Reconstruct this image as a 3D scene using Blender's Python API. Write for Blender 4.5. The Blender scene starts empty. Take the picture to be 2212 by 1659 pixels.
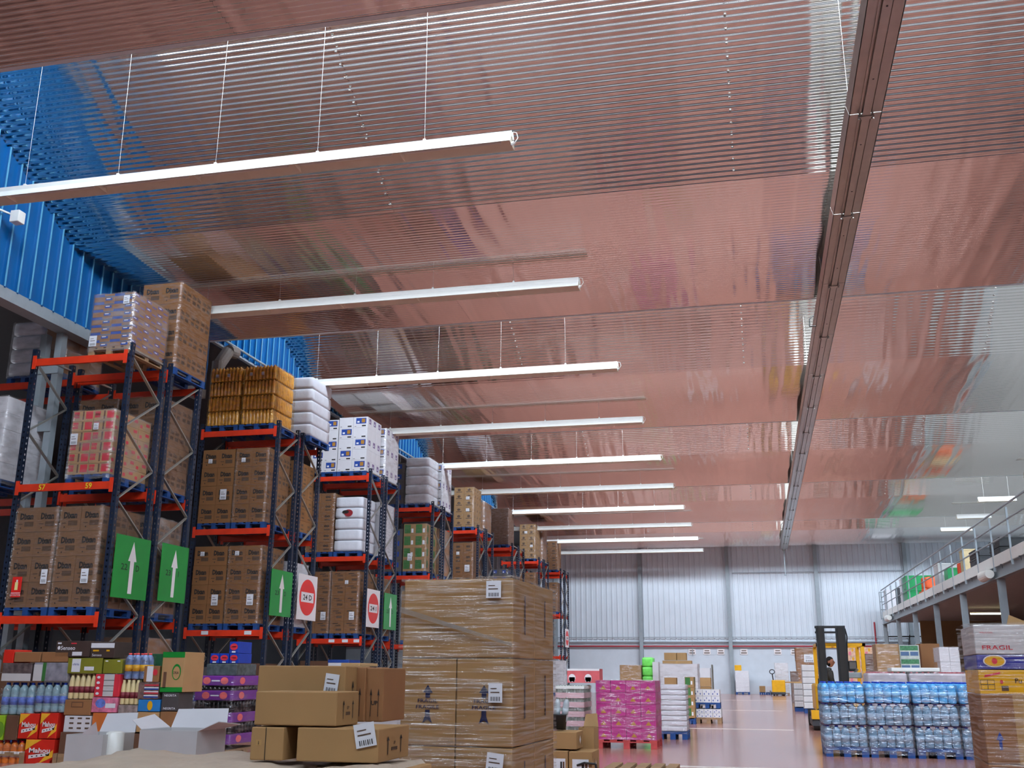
import bpy, bmesh, math, random
from mathutils import Vector, Matrix
random.seed(7)
sc = bpy.context.scene
C = sc.collection
PI = math.pi
# ------------------------------------------------------------------ camera
H = 1.18
FPX, YAW, PITCH, ROLL = 2227.54, .2295, .2727, .0059
CX, CY = 1106.0, 829.5
_f = Vector((-math.sin(YAW)*math.cos(PITCH), math.cos(YAW)*math.cos(PITCH), math.sin(PITCH)))
_r0 = Vector((math.cos(YAW), math.sin(YAW), 0)); _u0 = _r0.cross(_f)
_r = math.cos(ROLL)*_r0 + math.sin(ROLL)*_u0
_u = -math.sin(ROLL)*_r0 + math.cos(ROLL)*_u0
cam_d = bpy.data.cameras.new('camera'); cam = bpy.data.objects.new('camera', cam_d); C.objects.link(cam)
cam_d.sensor_fit = 'HORIZONTAL'; cam_d.sensor_width = 36; cam_d.lens = 36*FPX/2212; cam_d.clip_end = 300; cam_d.clip_start = .05
m4 = Matrix((_r, _u, -_f)).transposed().to_4x4(); m4.translation = (0, 0, H); cam.matrix_world = m4
sc.camera = cam
def at(x, y, X=None, Y=None, Z=None):
    "world point seen at photograph position (x, y) on the plane X=, Y= or Z="
    d = _f + _r*((x-CX)/FPX) - _u*((y-CY)/FPX)
    t = X/d.x if X is not None else (Y/d.y if Y is not None else (Z-H)/d.z)
    return Vector((0, 0, H)) + d*t
# ------------------------------------------------------------------ world and exposure
w = bpy.data.worlds.new('world'); sc.world = w; w.use_nodes = True
w.node_tree.nodes['Background'].inputs[0].default_value = (.55, .68, .9, 1); w.node_tree.nodes['Background'].inputs[1].default_value = .6
sc.view_settings.view_transform = 'Standard'; sc.view_settings.look = 'None'; sc.view_settings.gamma = 1; sc.view_settings.use_curve_mapping = False
sc.view_settings.exposure = -0.45
SKY = 38.0          # brightness of the daylight in the roof-light panes
sc.cycles.use_denoising = True; sc.cycles.use_light_tree = False
sc.cycles.max_bounces = 5; sc.cycles.diffuse_bounces = 3; sc.cycles.glossy_bounces = 3; sc.cycles.transparent_max_bounces = 6; sc.cycles.use_adaptive_sampling = True; sc.cycles.adaptive_threshold = .08
sc.cycles.sample_clamp_indirect = 6
# ------------------------------------------------------------------ materials
def lin(c): return tuple(((v/255)/12.92 if v/255 <= .04045 else ((v/255+.055)/1.055)**2.4) for v in c)
MATS = {}
def mat(name, rgb, rough=.6, metal=0., var=.1, scale=6., bump=0., bscale=40., spec=.5, alpha=None, emit=0., stretch=None, milk=.25):
    if name in MATS: return MATS[name]
    m = bpy.data.materials.new(name); m.use_nodes = True; MATS[name] = m
    nt = m.node_tree; b = nt.nodes['Principled BSDF']; L = nt.links.new
    col = lin(rgb)
    tc = nt.nodes.new('ShaderNodeTexCoord')
    src = tc.outputs['Object']
    if stretch:
        mp = nt.nodes.new('ShaderNodeMapping'); mp.inputs['Scale'].default_value = stretch; L(src, mp.inputs[0]); src = mp.outputs[0]
    if var:
        n = nt.nodes.new('ShaderNodeTexNoise'); n.inputs['Scale'].default_value = scale; n.inputs['Detail'].default_value = 2; L(src, n.inputs['Vector'])
        r = nt.nodes.new('ShaderNodeValToRGB'); r.color_ramp.elements[0].position = .3; r.color_ramp.elements[1].position = .7
        r.color_ramp.elements[0].color = (*[c*(1-var) for c in col], 1); r.color_ramp.elements[1].color = (*[min(1, c*(1+var)) for c in col], 1)
        L(n.outputs['Fac'], r.inputs[0]); L(r.outputs[0], b.inputs['Base Color'])
    else: b.inputs['Base Color'].default_value = (*col, 1)
    b.inputs['Roughness'].default_value = rough; b.inputs['Metallic'].default_value = metal
    b.inputs['Specular IOR Level'].default_value = spec
    if bump:
        n2 = nt.nodes.new('ShaderNodeTexNoise'); n2.inputs['Scale'].default_value = bscale; n2.inputs['Detail'].default_value = 2; L(src, n2.inputs['Vector'])
        bp = nt.nodes.new('ShaderNodeBump'); bp.inputs['Strength'].default_value = bump; bp.inputs['Distance'].default_value = .02
        L(n2.outputs['Fac'], bp.inputs['Height']); L(bp.outputs[0], b.inputs['Normal'])
    if alpha is not None:      # wrinkled clear film: clear where flat, glossy along the creases
        n3 = nt.nodes.new('ShaderNodeTexNoise'); n3.inputs['Scale'].default_value = bscale*.6; n3.inputs['Detail'].default_value = 3; L(src, n3.inputs['Vector'])
        mr = nt.nodes.new('ShaderNodeMapRange'); mr.inputs[1].default_value = .42; mr.inputs[2].default_value = .78
        mr.inputs[3].default_value = alpha[0]; mr.inputs[4].default_value = alpha[1]; L(n3.outputs['Fac'], mr.inputs[0])
        gl = nt.nodes.new('ShaderNodeBsdfGlossy'); gl.inputs['Roughness'].default_value = rough; gl.inputs['Color'].default_value = (*col, 1)
        if bump: L(bp.outputs[0], gl.inputs['Normal'])
        df = nt.nodes.new('ShaderNodeBsdfDiffuse'); df.inputs['Color'].default_value = (*col, 1)
        m1 = nt.nodes.new('ShaderNodeMixShader'); m1.inputs[0].default_value = milk; L(gl.outputs[0], m1.inputs[1]); L(df.outputs[0], m1.inputs[2])
        tr_ = nt.nodes.new('ShaderNodeBsdfTransparent'); m2 = nt.nodes.new('ShaderNodeMixShader')
        L(mr.outputs[0], m2.inputs[0]); L(tr_.outputs[0], m2.inputs[1]); L(m1.outputs[0], m2.inputs[2]); L(m2.outputs[0], nt.nodes['Material Output'].inputs['Surface'])
    if emit:
        b.inputs['Emission Color'].default_value = (*col, 1); b.inputs['Emission Strength'].default_value = emit
    return m
def floor_mat():
    m = mat('floor_paint', (186, 132, 119), rough=.16, var=.14, scale=.7, bump=.03, bscale=.9, spec=.4)
    return m
def roof_mat():
    m = mat('corrugated_galvanised_steel', (244, 240, 235), rough=.10, metal=1., var=0)
    nt = m.node_tree; b = nt.nodes['Principled BSDF']; L = nt.links.new
    tc = nt.nodes.new('ShaderNodeTexCoord'); mp = nt.nodes.new('ShaderNodeMapping'); mp.inputs['Scale'].default_value = (1.9, .22, .22)
    n = nt.nodes.new('ShaderNodeTexNoise'); n.inputs['Scale'].default_value = 1.6; n.inputs['Detail'].default_value = 1
    bp = nt.nodes.new('ShaderNodeBump'); bp.inputs['Strength'].default_value = .5; bp.inputs['Distance'].default_value = .05
    L(tc.outputs['Object'], mp.inputs[0]); L(mp.outputs[0], n.inputs['Vector']); L(n.outputs['Fac'], bp.inputs['Height']); L(bp.outputs[0], b.inputs['Normal'])
    return m
M_FLOOR = floor_mat(); M_ROOF = roof_mat()
M_BLUE = mat('blue_wall_sheet', (0, 88, 150), rough=.35, var=.06, scale=2)
M_RIBLIGHT = mat('painted_rib_highlight', (96, 170, 206), rough=.3, var=.03)
M_WHITEWALL = mat('white_wall_sheet', (214, 222, 230), rough=.5, var=.03, scale=1)
M_PLASTER = mat('painted_block', (205, 212, 220), rough=.7, var=.04, scale=2)
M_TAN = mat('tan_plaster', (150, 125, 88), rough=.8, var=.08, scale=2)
M_SKY = mat('roof_light_pane', (228, 241, 255), rough=.4, var=0, emit=SKY)
M_GREY = mat('grey_painted_steel', (150, 160, 166), rough=.45, var=.05)
M_DKGREY = mat('dark_steel', (52, 54, 58), rough=.5, var=.1)
M_ALU = mat('bare_aluminium', (176, 172, 166), rough=.3, metal=.85, var=.05)
M_GALV = mat('galvanised_brace', (170, 168, 160), rough=.4, metal=.7, var=.08)
M_WHITE = mat('white_enamel', (236, 236, 230), rough=.35, var=.02)
M_REFL = mat('white_reflector', (250, 242, 222), rough=.3, var=.02)
M_NAVY = mat('navy_rack_paint', (19, 32, 54), rough=.4, var=.12, scale=10)
M_ORANGE = mat('orange_beam_paint', (214, 54, 22), rough=.42, var=.1, scale=5)
M_REDPIPE = mat('red_pipe_paint', (160, 40, 52), rough=.45, var=.05)
M_YELLOW = mat('yellow_paint', (222, 164, 12), rough=.4, var=.06)
M_BLACK = mat('black_paint', (22, 24, 26), rough=.45, var=.1)
M_RUBBER = mat('rubber', (34, 32, 30), rough=.8, var=.1)
M_GREEN = mat('green_sign_face', (20, 132, 48), rough=.35, var=.03)
M_SIGNW = mat('white_sign_face', (238, 232, 232), rough=.4, var=.01)
M_SIGNR = mat('red_sign_face', (216, 36, 30), rough=.4, var=.02)
M_INK = mat('black_print', (34, 30, 28), rough=.6, var=.1)
M_PAPER = mat('white_paper_label', (228, 230, 236), rough=.6, var=.03, scale=20)
M_CARD = mat('brown_cardboard', (158, 122, 78), rough=.75, var=.06, scale=3)
M_CARD2 = mat('reddish_cardboard', (142, 98, 60), rough=.75, var=.07, scale=3)
M_CARD3 = mat('pale_cardboard', (178, 140, 94), rough=.75, var=.06, scale=3)
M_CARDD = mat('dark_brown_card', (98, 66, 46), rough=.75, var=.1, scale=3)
M_CARDR = mat('detergent_cardboard', (132, 90, 50), rough=.75, var=.06, scale=3)
M_WCARD = mat('white_cardboard', (220, 218, 222), rough=.6, var=.03, scale=4)
M_GCARD = mat('grey_cardboard', (200, 198, 198), rough=.7, var=.05, scale=4)
M_TAPE = mat('brown_tape', (176, 140, 92), rough=.25, var=.05)
M_FILM = mat('clear_stretch_film', (240, 240, 244), rough=.2, var=0, bump=1., bscale=7, alpha=(.02, .34), stretch=(1.2, 1.2, 6), milk=.15)
M_FILMX = mat('tight_stretch_film', (246, 244, 240), rough=.16, var=0, bump=.6, bscale=9, alpha=(.0, .5), stretch=(.4, .4, 11), milk=.5)
M_FILM2 = mat('milky_stretch_film', (236, 234, 236), rough=.25, var=0, bump=1., bscale=5, alpha=(.08, .5), stretch=(1, 1, 3), milk=.5)
M_PALB = mat('blue_pallet_wood', (14, 64, 126), rough=.65, var=.15, scale=9)
M_PALW = mat('raw_pallet_wood', (150, 120, 88), rough=.75, var=.15, scale=9)
M_PALR = mat('red_pallet_wood', (170, 60, 60), rough=.7, var=.12, scale=9)
# ------------------------------------------------------------------ mesh helpers
_TXT = {}
def text_geo(s, bold=0.):
    k = (s, bold)
    if k in _TXT: return _TXT[k]
    cu = bpy.data.curves.new('t', 'FONT'); cu.body = s; cu.size = 1; cu.resolution_u = 2; cu.offset = bold; cu.fill_mode = 'FRONT'
    o = bpy.data.objects.new('t', cu); C.objects.link(o)
    dg = bpy.context.evaluated_depsgraph_get(); me = bpy.data.meshes.new_from_object(o.evaluated_get(dg))
    vs = [(v.co.x, v.co.y) for v in me.vertices]; fs = [tuple(p.vertices) for p in me.polygons]
    bpy.data.objects.remove(o); bpy.data.curves.remove(cu); bpy.data.meshes.remove(me)
    x0 = min(v[0] for v in vs); x1 = max(v[0] for v in vs); y0 = min(v[1] for v in vs); y1 = max(v[1] for v in vs)
    _TXT[k] = ([(x-x0, y-y0) for x, y in vs], fs, x1-x0, y1-y0)
    return _TXT[k]
class MB:
    def __init__(s): s.v = []; s.f = []; s.mi = []; s.mats = []
    def _m(s, m):
        if m not in s.mats: s.mats.append(m)
        return s.mats.index(m)
    def add(s, vs, fs, m):
        b = len(s.v); s.v += [tuple(p) for p in vs]; i = s._m(m)
        for f in fs: s.f.append(tuple(b+k for k in f)); s.mi.append(i)
        return s
    def box(s, x0, y0, z0, x1, y1, z1, m, faces='bt-+lr'):
        vs = [(x0,y0,z0),(x1,y0,z0),(x1,y1,z0),(x0,y1,z0),(x0,y0,z1),(x1,y0,z1),(x1,y1,z1),(x0,y1,z1)]
        F = {'b':(3,2,1,0),'t':(4,5,6,7),'-':(0,1,5,4),'+':(2,3,7,6),'l':(3,0,4,7),'r':(1,2,6,5)}
        return s.add(vs, [F[c] for c in faces], m)
    def cbox(s, x0, y0, z0, x1, y1, z1, m, b=.01):     # box with chamfered edges
        bm = bmesh.new(); bmesh.ops.create_cube(bm, size=1, matrix=Matrix.Translation(((x0+x1)/2,(y0+y1)/2,(z0+z1)/2)) @ Matrix.Diagonal((x1-x0,y1-y0,z1-z0,1)))
        bmesh.ops.bevel(bm, geom=list(bm.edges), offset=b, segments=2, affect='EDGES', profile=.5)
        bm.verts.index_update(); s.add([v.co[:] for v in bm.verts], [[v.index for v in f.verts] for f in bm.faces], m); bm.free(); return s
    def quad(s, a, b, c, d, m): return s.add([a, b, c, d], [(0,1,2,3)], m)
    def poly(s, pts, m): return s.add(pts, [tuple(range(len(pts)))], m)
    def slab(s, pts, off, m):     # planar outline extruded by the vector off
        n = len(pts); o = Vector(off); q = [Vector(p) for p in pts] + [Vector(p)+o for p in pts]
        return s.add(q, [tuple(range(n-1,-1,-1)), tuple(range(n, 2*n))] + [(i, (i+1) % n, n+(i+1) % n, n+i) for i in range(n)], m)
    def tube(s, p, q, r, m, n=8, r2=None):
        p = Vector(p); q = Vector(q); d = (q-p).normalized(); a = d.orthogonal().normalized(); b = d.cross(a); r2 = r if r2 is None else r2
        vs = [p+(a*math.cos(t)+b*math.sin(t))*r for t in [2*PI*i/n for i in range(n)]] + [q+(a*math.cos(t)+b*math.sin(t))*r2 for t in [2*PI*i/n for i in range(n)]]
        return s.add(vs, [(i, (i+1) % n, n+(i+1) % n, n+i) for i in range(n)] + [tuple(range(n-1,-1,-1)), tuple(range(n, 2*n))], m)
    def path(s, pts, r, m, n=6):
        for i in range(len(pts)-1): s.tube(pts[i], pts[i+1], r, m, n)
        return s
    def bar(s, p, q, wy, wx, m, up=(0,0,1)):     # rectangular bar from p to q
        p = Vector(p); q = Vector(q); d = (q-p).normalized(); a = d.cross(Vector(up))
        a = a.normalized() if a.length > 1e-4 else d.orthogonal().normalized()
        b = a.cross(d); a *= wx/2; b *= wy/2
        vs = [p-a-b, p+a-b, p+a+b, p-a+b, q-a-b, q+a-b, q+a+b, q-a+b]
        return s.add(vs, [(3,2,1,0),(4,5,6,7),(0,1,5,4),(2,3,7,6),(3,0,4,7),(1,2,6,5)], m)
    def lathe(s, prof, cx, cy, m, n=10, z=0):
        vs = []; fs = []
        for r, h in prof: vs += [(cx+r*math.cos(2*PI*i/n), cy+r*math.sin(2*PI*i/n), z+h) for i in range(n)]
        for j in range(len(prof)-1):
            for i in range(n): fs.append((j*n+i, j*n+(i+1) % n, (j+1)*n+(i+1) % n, (j+1)*n+i))
        fs.append(tuple(range(n-1,-1,-1))); k = (len(prof)-1)*n; fs.append(tuple(range(k, k+n)))
        return s.add(vs, fs, m)
    def text(s, t, o, ex, ey, h, m, bold=0., align=.5, width=None):
        vs, fs, W, Hh = text_geo(t, bold); ex = Vector(ex); ey = Vector(ey); o = Vector(o); k = h/Hh; kx = k if width is None else width/W
        return s.add([o+ex*((x-W*align)*kx)+ey*((y-Hh/2)*k) for x, y in vs], fs, m)
    def ell(s, o, ex, ey, ru, rv, m, n=20, a0=0, a1=2*PI):
        o = Vector(o); ex = Vector(ex); ey = Vector(ey)
        return s.poly([o+ex*ru*math.cos(a0+(a1-a0)*i/n)+ey*rv*math.sin(a0+(a1-a0)*i/n) for i in range(n)], m)
    def mesh(s, name, smooth=False):
        me = bpy.data.meshes.new(name); me.from_pydata(s.v, [], s.f)
        for m in s.mats: me.materials.append(m)
        me.polygons.foreach_set('material_index', s.mi)
        if smooth: me.polygons.foreach_set('use_smooth', [True]*len(s.f))
        me.update(); return me
def ob(name, data, parent=None, loc=(0,0,0), rz=0., rot=None):
    if isinstance(data, MB): data = data.mesh(name)
    o = bpy.data.objects.new(name, data); C.objects.link(o); o.parent = parent; o.location = loc
    o.rotation_euler = rot if rot else (0, 0, rz)
    return o
def tag(o, label, cat, group=None):
    o['label'] = label; o['category'] = cat
    if group: o['group'] = group
    return o
def thing(name, label, cat, loc=(0,0,0), rz=0., group=None): return tag(ob(name, None, None, loc, rz), label, cat, group)
def struct(name, data=None, parent=None, loc=(0,0,0), label=None):
    o = ob(name, data, parent, loc)
    if parent is None: o['kind'] = 'structure'
    if label: o['label'] = label
    return o
# ------------------------------------------------------------------ roof: saw-tooth bays of corrugated sheet, roof lights on the far-facing steps
RS = 1.10
YV0, BAY = 19.519*RS, 10.2572*RS           # a low edge of the roof and the length of a bay
ZV, ZFOLD, ZPEAK, DFOLD = H+6.98*RS, H+7.22*RS, H+10.06*RS, 5.39*RS
XW, XE, YW, YB = -11.43*RS, 15.0*RS, YV0+4*BAY, YV0-3*BAY+2.0
SX = [v*RS for v in (-11.43, -5.47, 0., 5.47, 10.94, 15.0)]
ceiling = struct('ceiling', None, label='saw-tooth ceiling of shiny corrugated steel sheets')
def corrugated(p0, p1, pitch, amp, sub=6):
    d = (p1-p0); L = d.length; d /= L; nrm = Vector((d.y, -d.x)); n = max(2, round(L/pitch))*sub
    return [p0+d*(L*i/n)+nrm*(amp*math.sin(2*PI*i/sub)) for i in range(n+1)]
sheets = {}
for j, (a, b) in enumerate(((Vector((0, ZPEAK)), Vector((DFOLD, ZFOLD))), (Vector((DFOLD, ZFOLD)), Vector((BAY+.02, ZV))))):
    prof = corrugated(a, b, .092*RS, .016*RS, 8)
    for i in range(len(SX)-1):
        mb = MB(); n = len(prof); x0, x1 = SX[i], SX[i+1]+(.06 if i < len(SX)-2 else 0); dz = .004*(i % 2)
        nx = 4
        vs = [(x0+(x1-x0)*k/nx, p[0], p[1]+dz) for k in range(nx+1) for p in prof]
        mb.add(vs, [(k*n+q+1, k*n+q, (k+1)*n+q, (k+1)*n+q+1) for k in range(nx) for q in range(n-1)], M_ROOF)
        me = mb.mesh('roof_sheet', True); sheets[j, i] = me
for bay in range(-4, 4):
    y = YV0+bay*BAY
    if y < YB-1: continue
    for (j, i), me in sheets.items(): ob('roof_sheet', me, ceiling, (0, y, 0))
scr = MB()
for i in range(58):
    if i % 2: continue
    t_ = i/58; y_ = DFOLD*t_; z_ = ZPEAK+(ZFOLD-ZPEAK)*t_
    scr.lathe([(.022, 0), (.02, -.014), (.008, -.024)], 0, y_, M_ALU, 8, z_-.02)
scr = scr.mesh('screw_row', True)
for bay in range(-2, 4):
    for X in (SX[1]+.03, SX[2]+.03, SX[3]+.03): ob('screw_row', scr, ceiling, (X, YV0+bay*BAY, 0))
fm = MB(); 
PW = (XE-XW)/14; WS, WH = H+8.63*RS, 1.2*RS        # pane width, sill, pane height
for i in range(15): fm.box(XW+i*PW-.03, -.03, 0, XW+i*PW+.03, .03, WH+.03, M_GREY)
fm.box(XW, -.05, -.06, XE, .05, .02, M_GREY); fm.box(XW, -.05, WH+.01, XE, .05, WH+.08, M_GREY)
fm = fm.mesh('window_frame')
kick = MB().box(XW, -.04, ZV-WS, XE, .04, -.04, M_WHITEWALL).mesh('kick_panel')
lintel = MB().box(XW, -.04, 0, XE, .04, max(.02, ZPEAK-WS-WH-.05), M_WHITEWALL).mesh('lintel_panel')
pane = MB().box(-PW/2+.04, -.01, 0, PW/2-.04, .01, WH, M_SKY, '+').box(-PW/2+.04, -.01, 0, PW/2-.04, .01, WH, M_GREY, 'bt-lr').mesh('pane')
blind = MB().box(-PW/2+.04, -.01, 0, PW/2-.04, .01, WH, M_WHITEWALL).mesh('blind_panel')
nwin = 0
for bay in range(-4, 4):
    y = YV0+bay*BAY+.05
    if y < YB-.5: continue
    nwin += 1
    wd = struct('window_%d' % nwin, fm, None, (0, y, WS), 'row of daylight roof panes on the upright step of the roof')
    for i in range(14): ob('blind_panel' if i < 1 else 'pane', blind if i < 1 else pane, wd, (XW+PW*(i+.5), 0, .01))
    ob('kick_panel', kick, wd, (0, 0, 0)); 
    ob('lintel_panel', lintel, wd, (0, 0, WH+.05))
# ------------------------------------------------------------------ floor and walls
fl = struct('floor', MB().box(-27, YB-6, -.1, XE+.3, YW+.3, 0, M_FLOOR), label='glossy red-brown painted floor')
def ribs_y(x, ya, yb, pitch, z0, z1f, m, depth=.075, side=1):      # vertical rib sheet on a plane X = x, sheet line along Y
    pts = []; n = int((yb-ya)/pitch)
    for i in range(n):
        y = ya+i*pitch
        pts += [(x, y), (x, y+pitch*.84), (x+side*depth, y+pitch*.88), (x+side*depth, y+pitch*.96)]
    pts.append((x, yb)); mb = MB(); k = len(pts)
    vs = [(p[0], p[1], z0(p[1])) for p in pts]+[(p[0], p[1], z1f(p[1])) for p in pts]
    return mb.add(vs, [(i, i+1, k+i+1, k+i) for i in range(k-1)], m)
def roof_z(y):
    t = (y-YV0) % BAY
    return (ZPEAK-(ZPEAK-ZFOLD)*t/DFOLD if t < DFOLD else ZFOLD-(ZFOLD-ZV)*(t-DFOLD)/(BAY-DFOLD))+.03
wl = struct('wall_left', None, label='blue ribbed gable wall above the racks')
for bay in range(-3, 4):
    ya = YV0+bay*BAY; zb = H+5.85*RS if bay < 0 else H+7.04*RS
    ob('ribbed_panel', ribs_y(XW, ya+.02, ya+BAY-.02, .33, lambda y: min(zb, roof_z(y)), roof_z, M_BLUE), wl)
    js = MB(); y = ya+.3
    while y < ya+BAY-.3: js.box(XW+.072, y-.012, min(zb, roof_z(y))+.02, XW+.09, y+.012, roof_z(y)-.05, M_RIBLIGHT); y += .33  # light caught on the rib sides, painted as pale blue strips
    ob('rib_highlights', js, wl)
    ob('edge_beam', MB().box(XW-(.25 if bay < 0 else .04), ya, zb-(.2 if bay < 0 else .03), XW+.06, ya+BAY, zb+.02, M_GREY), wl)
tr = struct('trim_1', None, label='thin conduit along the blue wall')
ob('conduit', MB().tube((XW+.12, YV0-1, H+7.16*RS), (XW+.12, YW, H+7.16*RS), .03, M_GREY), tr)
# store beyond the blue wall
struct('wall_far_left', MB().box(-27, YB, 0, -26.8, YW, 9.0, M_DKGREY), label='dim wall at the far side of the rack store')
struct('ceiling_store', MB().box(-27, YB, 9.0, XW-.26, YW, 9.1, M_DKGREY), label='flat soffit over the rack store')
lw = struct('window_20', MB().box(-26.79, 6, 5.5, -26.7, 28, 5.6, M_GREY), label='strip window at the far side of the rack store')
for i in range(5): ob('pane', MB().box(-26.78, 6.1+i*4.4, 5.6, -26.74, 10.2+i*4.4, 6.8, mat('store_window_pane', (235, 244, 255), var=0, emit=9)), lw)
# end wall
def ribs_x(y, xa, xb, pitch, z0, z1, m, depth=.03):
    pts = []; n = int((xb-xa)/pitch)
    for i in range(n):
        x = xa+i*pitch; pts += [(x, y), (x+pitch*.6, y), (x+pitch*.68, y-depth), (x+pitch*.92, y-depth)]
    pts.append((xb, y)); k = len(pts)
    return MB().add([(p[0], p[1], z0) for p in pts]+[(p[0], p[1], z1) for p in pts], [(i, i+1, k+i+1, k+i) for i in range(k-1)], m)
we = struct('wall_back', MB().box(-27, YW+.02, 0, XE+.3, YW+.25, H+1.73*RS, M_PLASTER), label='white end wall, ribbed sheet above painted block')
ob('ribbed_sheet', ribs_x(YW, -27, XE+.3, .33, H+1.7*RS, ZV+.3, M_WHITEWALL), we)
ob('base_flashing', MB().box(-27, YW-.06, H+1.68*RS, XE, YW+.02, H+1.76*RS, M_WHITEWALL), we)
for X in [v*RS for v in (-11.4, -6.47, -1.52, 3.32, 8.04)]:
    ob('wall_column', MB().box(X-.11, YW-.30, 0, X+.11, YW-.28, ZV, M_GREY).box(X-.11, YW-.08, 0, X+.11, YW-.06, ZV, M_GREY).box(X-.012, YW-.28, 0, X+.012, YW-.08, ZV, M_DKGREY), we)
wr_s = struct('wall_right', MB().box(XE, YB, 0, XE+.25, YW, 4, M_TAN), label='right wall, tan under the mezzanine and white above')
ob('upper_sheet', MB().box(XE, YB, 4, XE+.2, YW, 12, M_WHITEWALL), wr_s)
struct('wall_front', MB().box(-27, YB-.2, 0, XE+.3, YB, 12, M_PLASTER), label='wall behind the camera')
struct('trim_2', MB().tube((-27, YW-.14, H+1.47*RS), (6.8, YW-.14, H+1.47*RS), .05, M_REDPIPE).tube((6.8, YW-.14, H+1.47*RS), (6.8, YW-.14, 4.2), .045, M_REDPIPE), label='red fire pipe along the end wall')
cd = struct('trim_3', None, label='grey conduits along the end wall')
for z, xa, xb in ((H+1.96*RS, -13, 8.8), (H+1.71*RS, -13, 8.8), (H+1.6*RS, -4, 8.8), (H+5.5*RS, -1.4, 8.8)):
    ob('conduit', MB().tube((xa, YW-.16, z), (xb, YW-.16, z), .022, M_GREY, 6), cd)
ob('conduit', MB().tube((-4, YW-.16, H+1.6*RS), (-4, YW-.16, 2.2), .022, M_GREY, 6), cd)
# ------------------------------------------------------------------ hanging strip luminaires
XF0, XF1, ZF, YF, SF = -2.68*RS, -11.3*RS, H+6.5*RS, 11.409*RS, 5.1286*RS
def luminaire_meshes(x0, x1):
    L = x1-x0
    sp = MB().box(x0, -.05, .02, x1, .05, .10, M_WHITE)
    rf = MB().slab([(x0, -.05, .03), (x0, -.15, -.105), (x0, -.145, -.11), (x0, -.045, .018)], (L, 0, 0), M_WHITE)
    rf.slab([(x0, .05, .03), (x0, .045, .018), (x0, .145, -.11), (x0, .15, -.105)], (L, 0, 0), M_REFL)
    rf.slab([(x0, -.05, .02), (x0, -.05, .012), (x0, .05, .012), (x0, .05, .02)], (L, 0, 0), M_REFL)
    return sp.mesh('spine'), rf.mesh('reflector')
sp_m, rf_m = luminaire_meshes(XF1, XF0)
rib_m = MB().slab([(0, -.06, .012), (0, -.13, -.098), (0, .13, -.098), (0, .06, .012)], (.012, 0, 0), M_REFL).mesh('bracket')
tube_m = MB().tube((0, 0, -.045), (1.44, 0, -.045), .016, M_WHITE, 8).mesh('lamp_tube')
plug_m = MB().tube((0, 0, .09), (.012, 0, -.03), .014, M_WHITE, 6).tube((-.02, 0, -.10), (.03, 0, -.06), .03, M_WHITE, 8).path([(.01, 0, .1), (.06, 0, .08), (.08, 0, .0), (.04, 0, -.06)], .006, M_WHITE, 5).mesh('end_plug')
PLACE = ['nearest', 'second nearest', 'third nearest', 'fourth nearest', 'fifth nearest', 'sixth nearest', 'seventh nearest', 'eighth nearest', 'second farthest', 'farthest']
for k in range(10):
    y = YF+SF*k
    t = thing('strip_luminaire', PLACE[k]+' of the ten long strip lights hung from the ceiling', 'light fixture', (0, y, ZF), 0, 'long strip lights hung in a row')
    ob('spine', sp_m, t); ob('reflector', rf_m, t); ob('end_plug', plug_m, t, (XF0, 0, 0))
    for i in range(6): ob('bracket', rib_m, t, (XF0-.02-1.6*i, 0, 0)); 
    for i in range(5): ob('lamp_tube', tube_m, t, (XF0-1.6-1.6*i, 0, 0))
    zc = roof_z(y)-ZF-.03
    for i in range(6):
        x = XF0-1.28-1.63*i
        ob('hanger_wire', MB().tube((x, 0, .13), (x+.02*((i % 3)-1), 0, zc), .0022, M_WHITE, 5).box(x-.02, -.02, .095, x+.02, .02, .14, M_WHITE), t)
for k, y in ((6, 42.7), (7, 47.3), (8, 51.5), (5, 37.5)):
    ys = y*RS
    t = thing('strip_luminaire', {42.7: 'short bright strip light above the mezzanine rail, nearer one', 47.3: 'short dark strip light between two bright ones above the mezzanine', 51.5: 'short bright strip light above the mezzanine rail, farther one', 37.5: 'short dark strip light at the right edge above the mezzanine'}[y], 'light fixture', ((12.3 if y != 37.5 else 12.8)*RS-.35, ys, ZF+.05), 0, 'short strip lights over the mezzanine')
    a, b = luminaire_meshes(-3.75, -2.25)
    ob('spine', a, t); ob('reflector', b, t); ob('lamp_tube', tube_m, t, (-3.72, 0, 0))
    for x in (-3.5, -2.5): ob('hanger_wire', MB().tube((x, 0, .1), (x, 0, roof_z(ys)-ZF-.08), .003, M_WHITE, 5), t)
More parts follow.
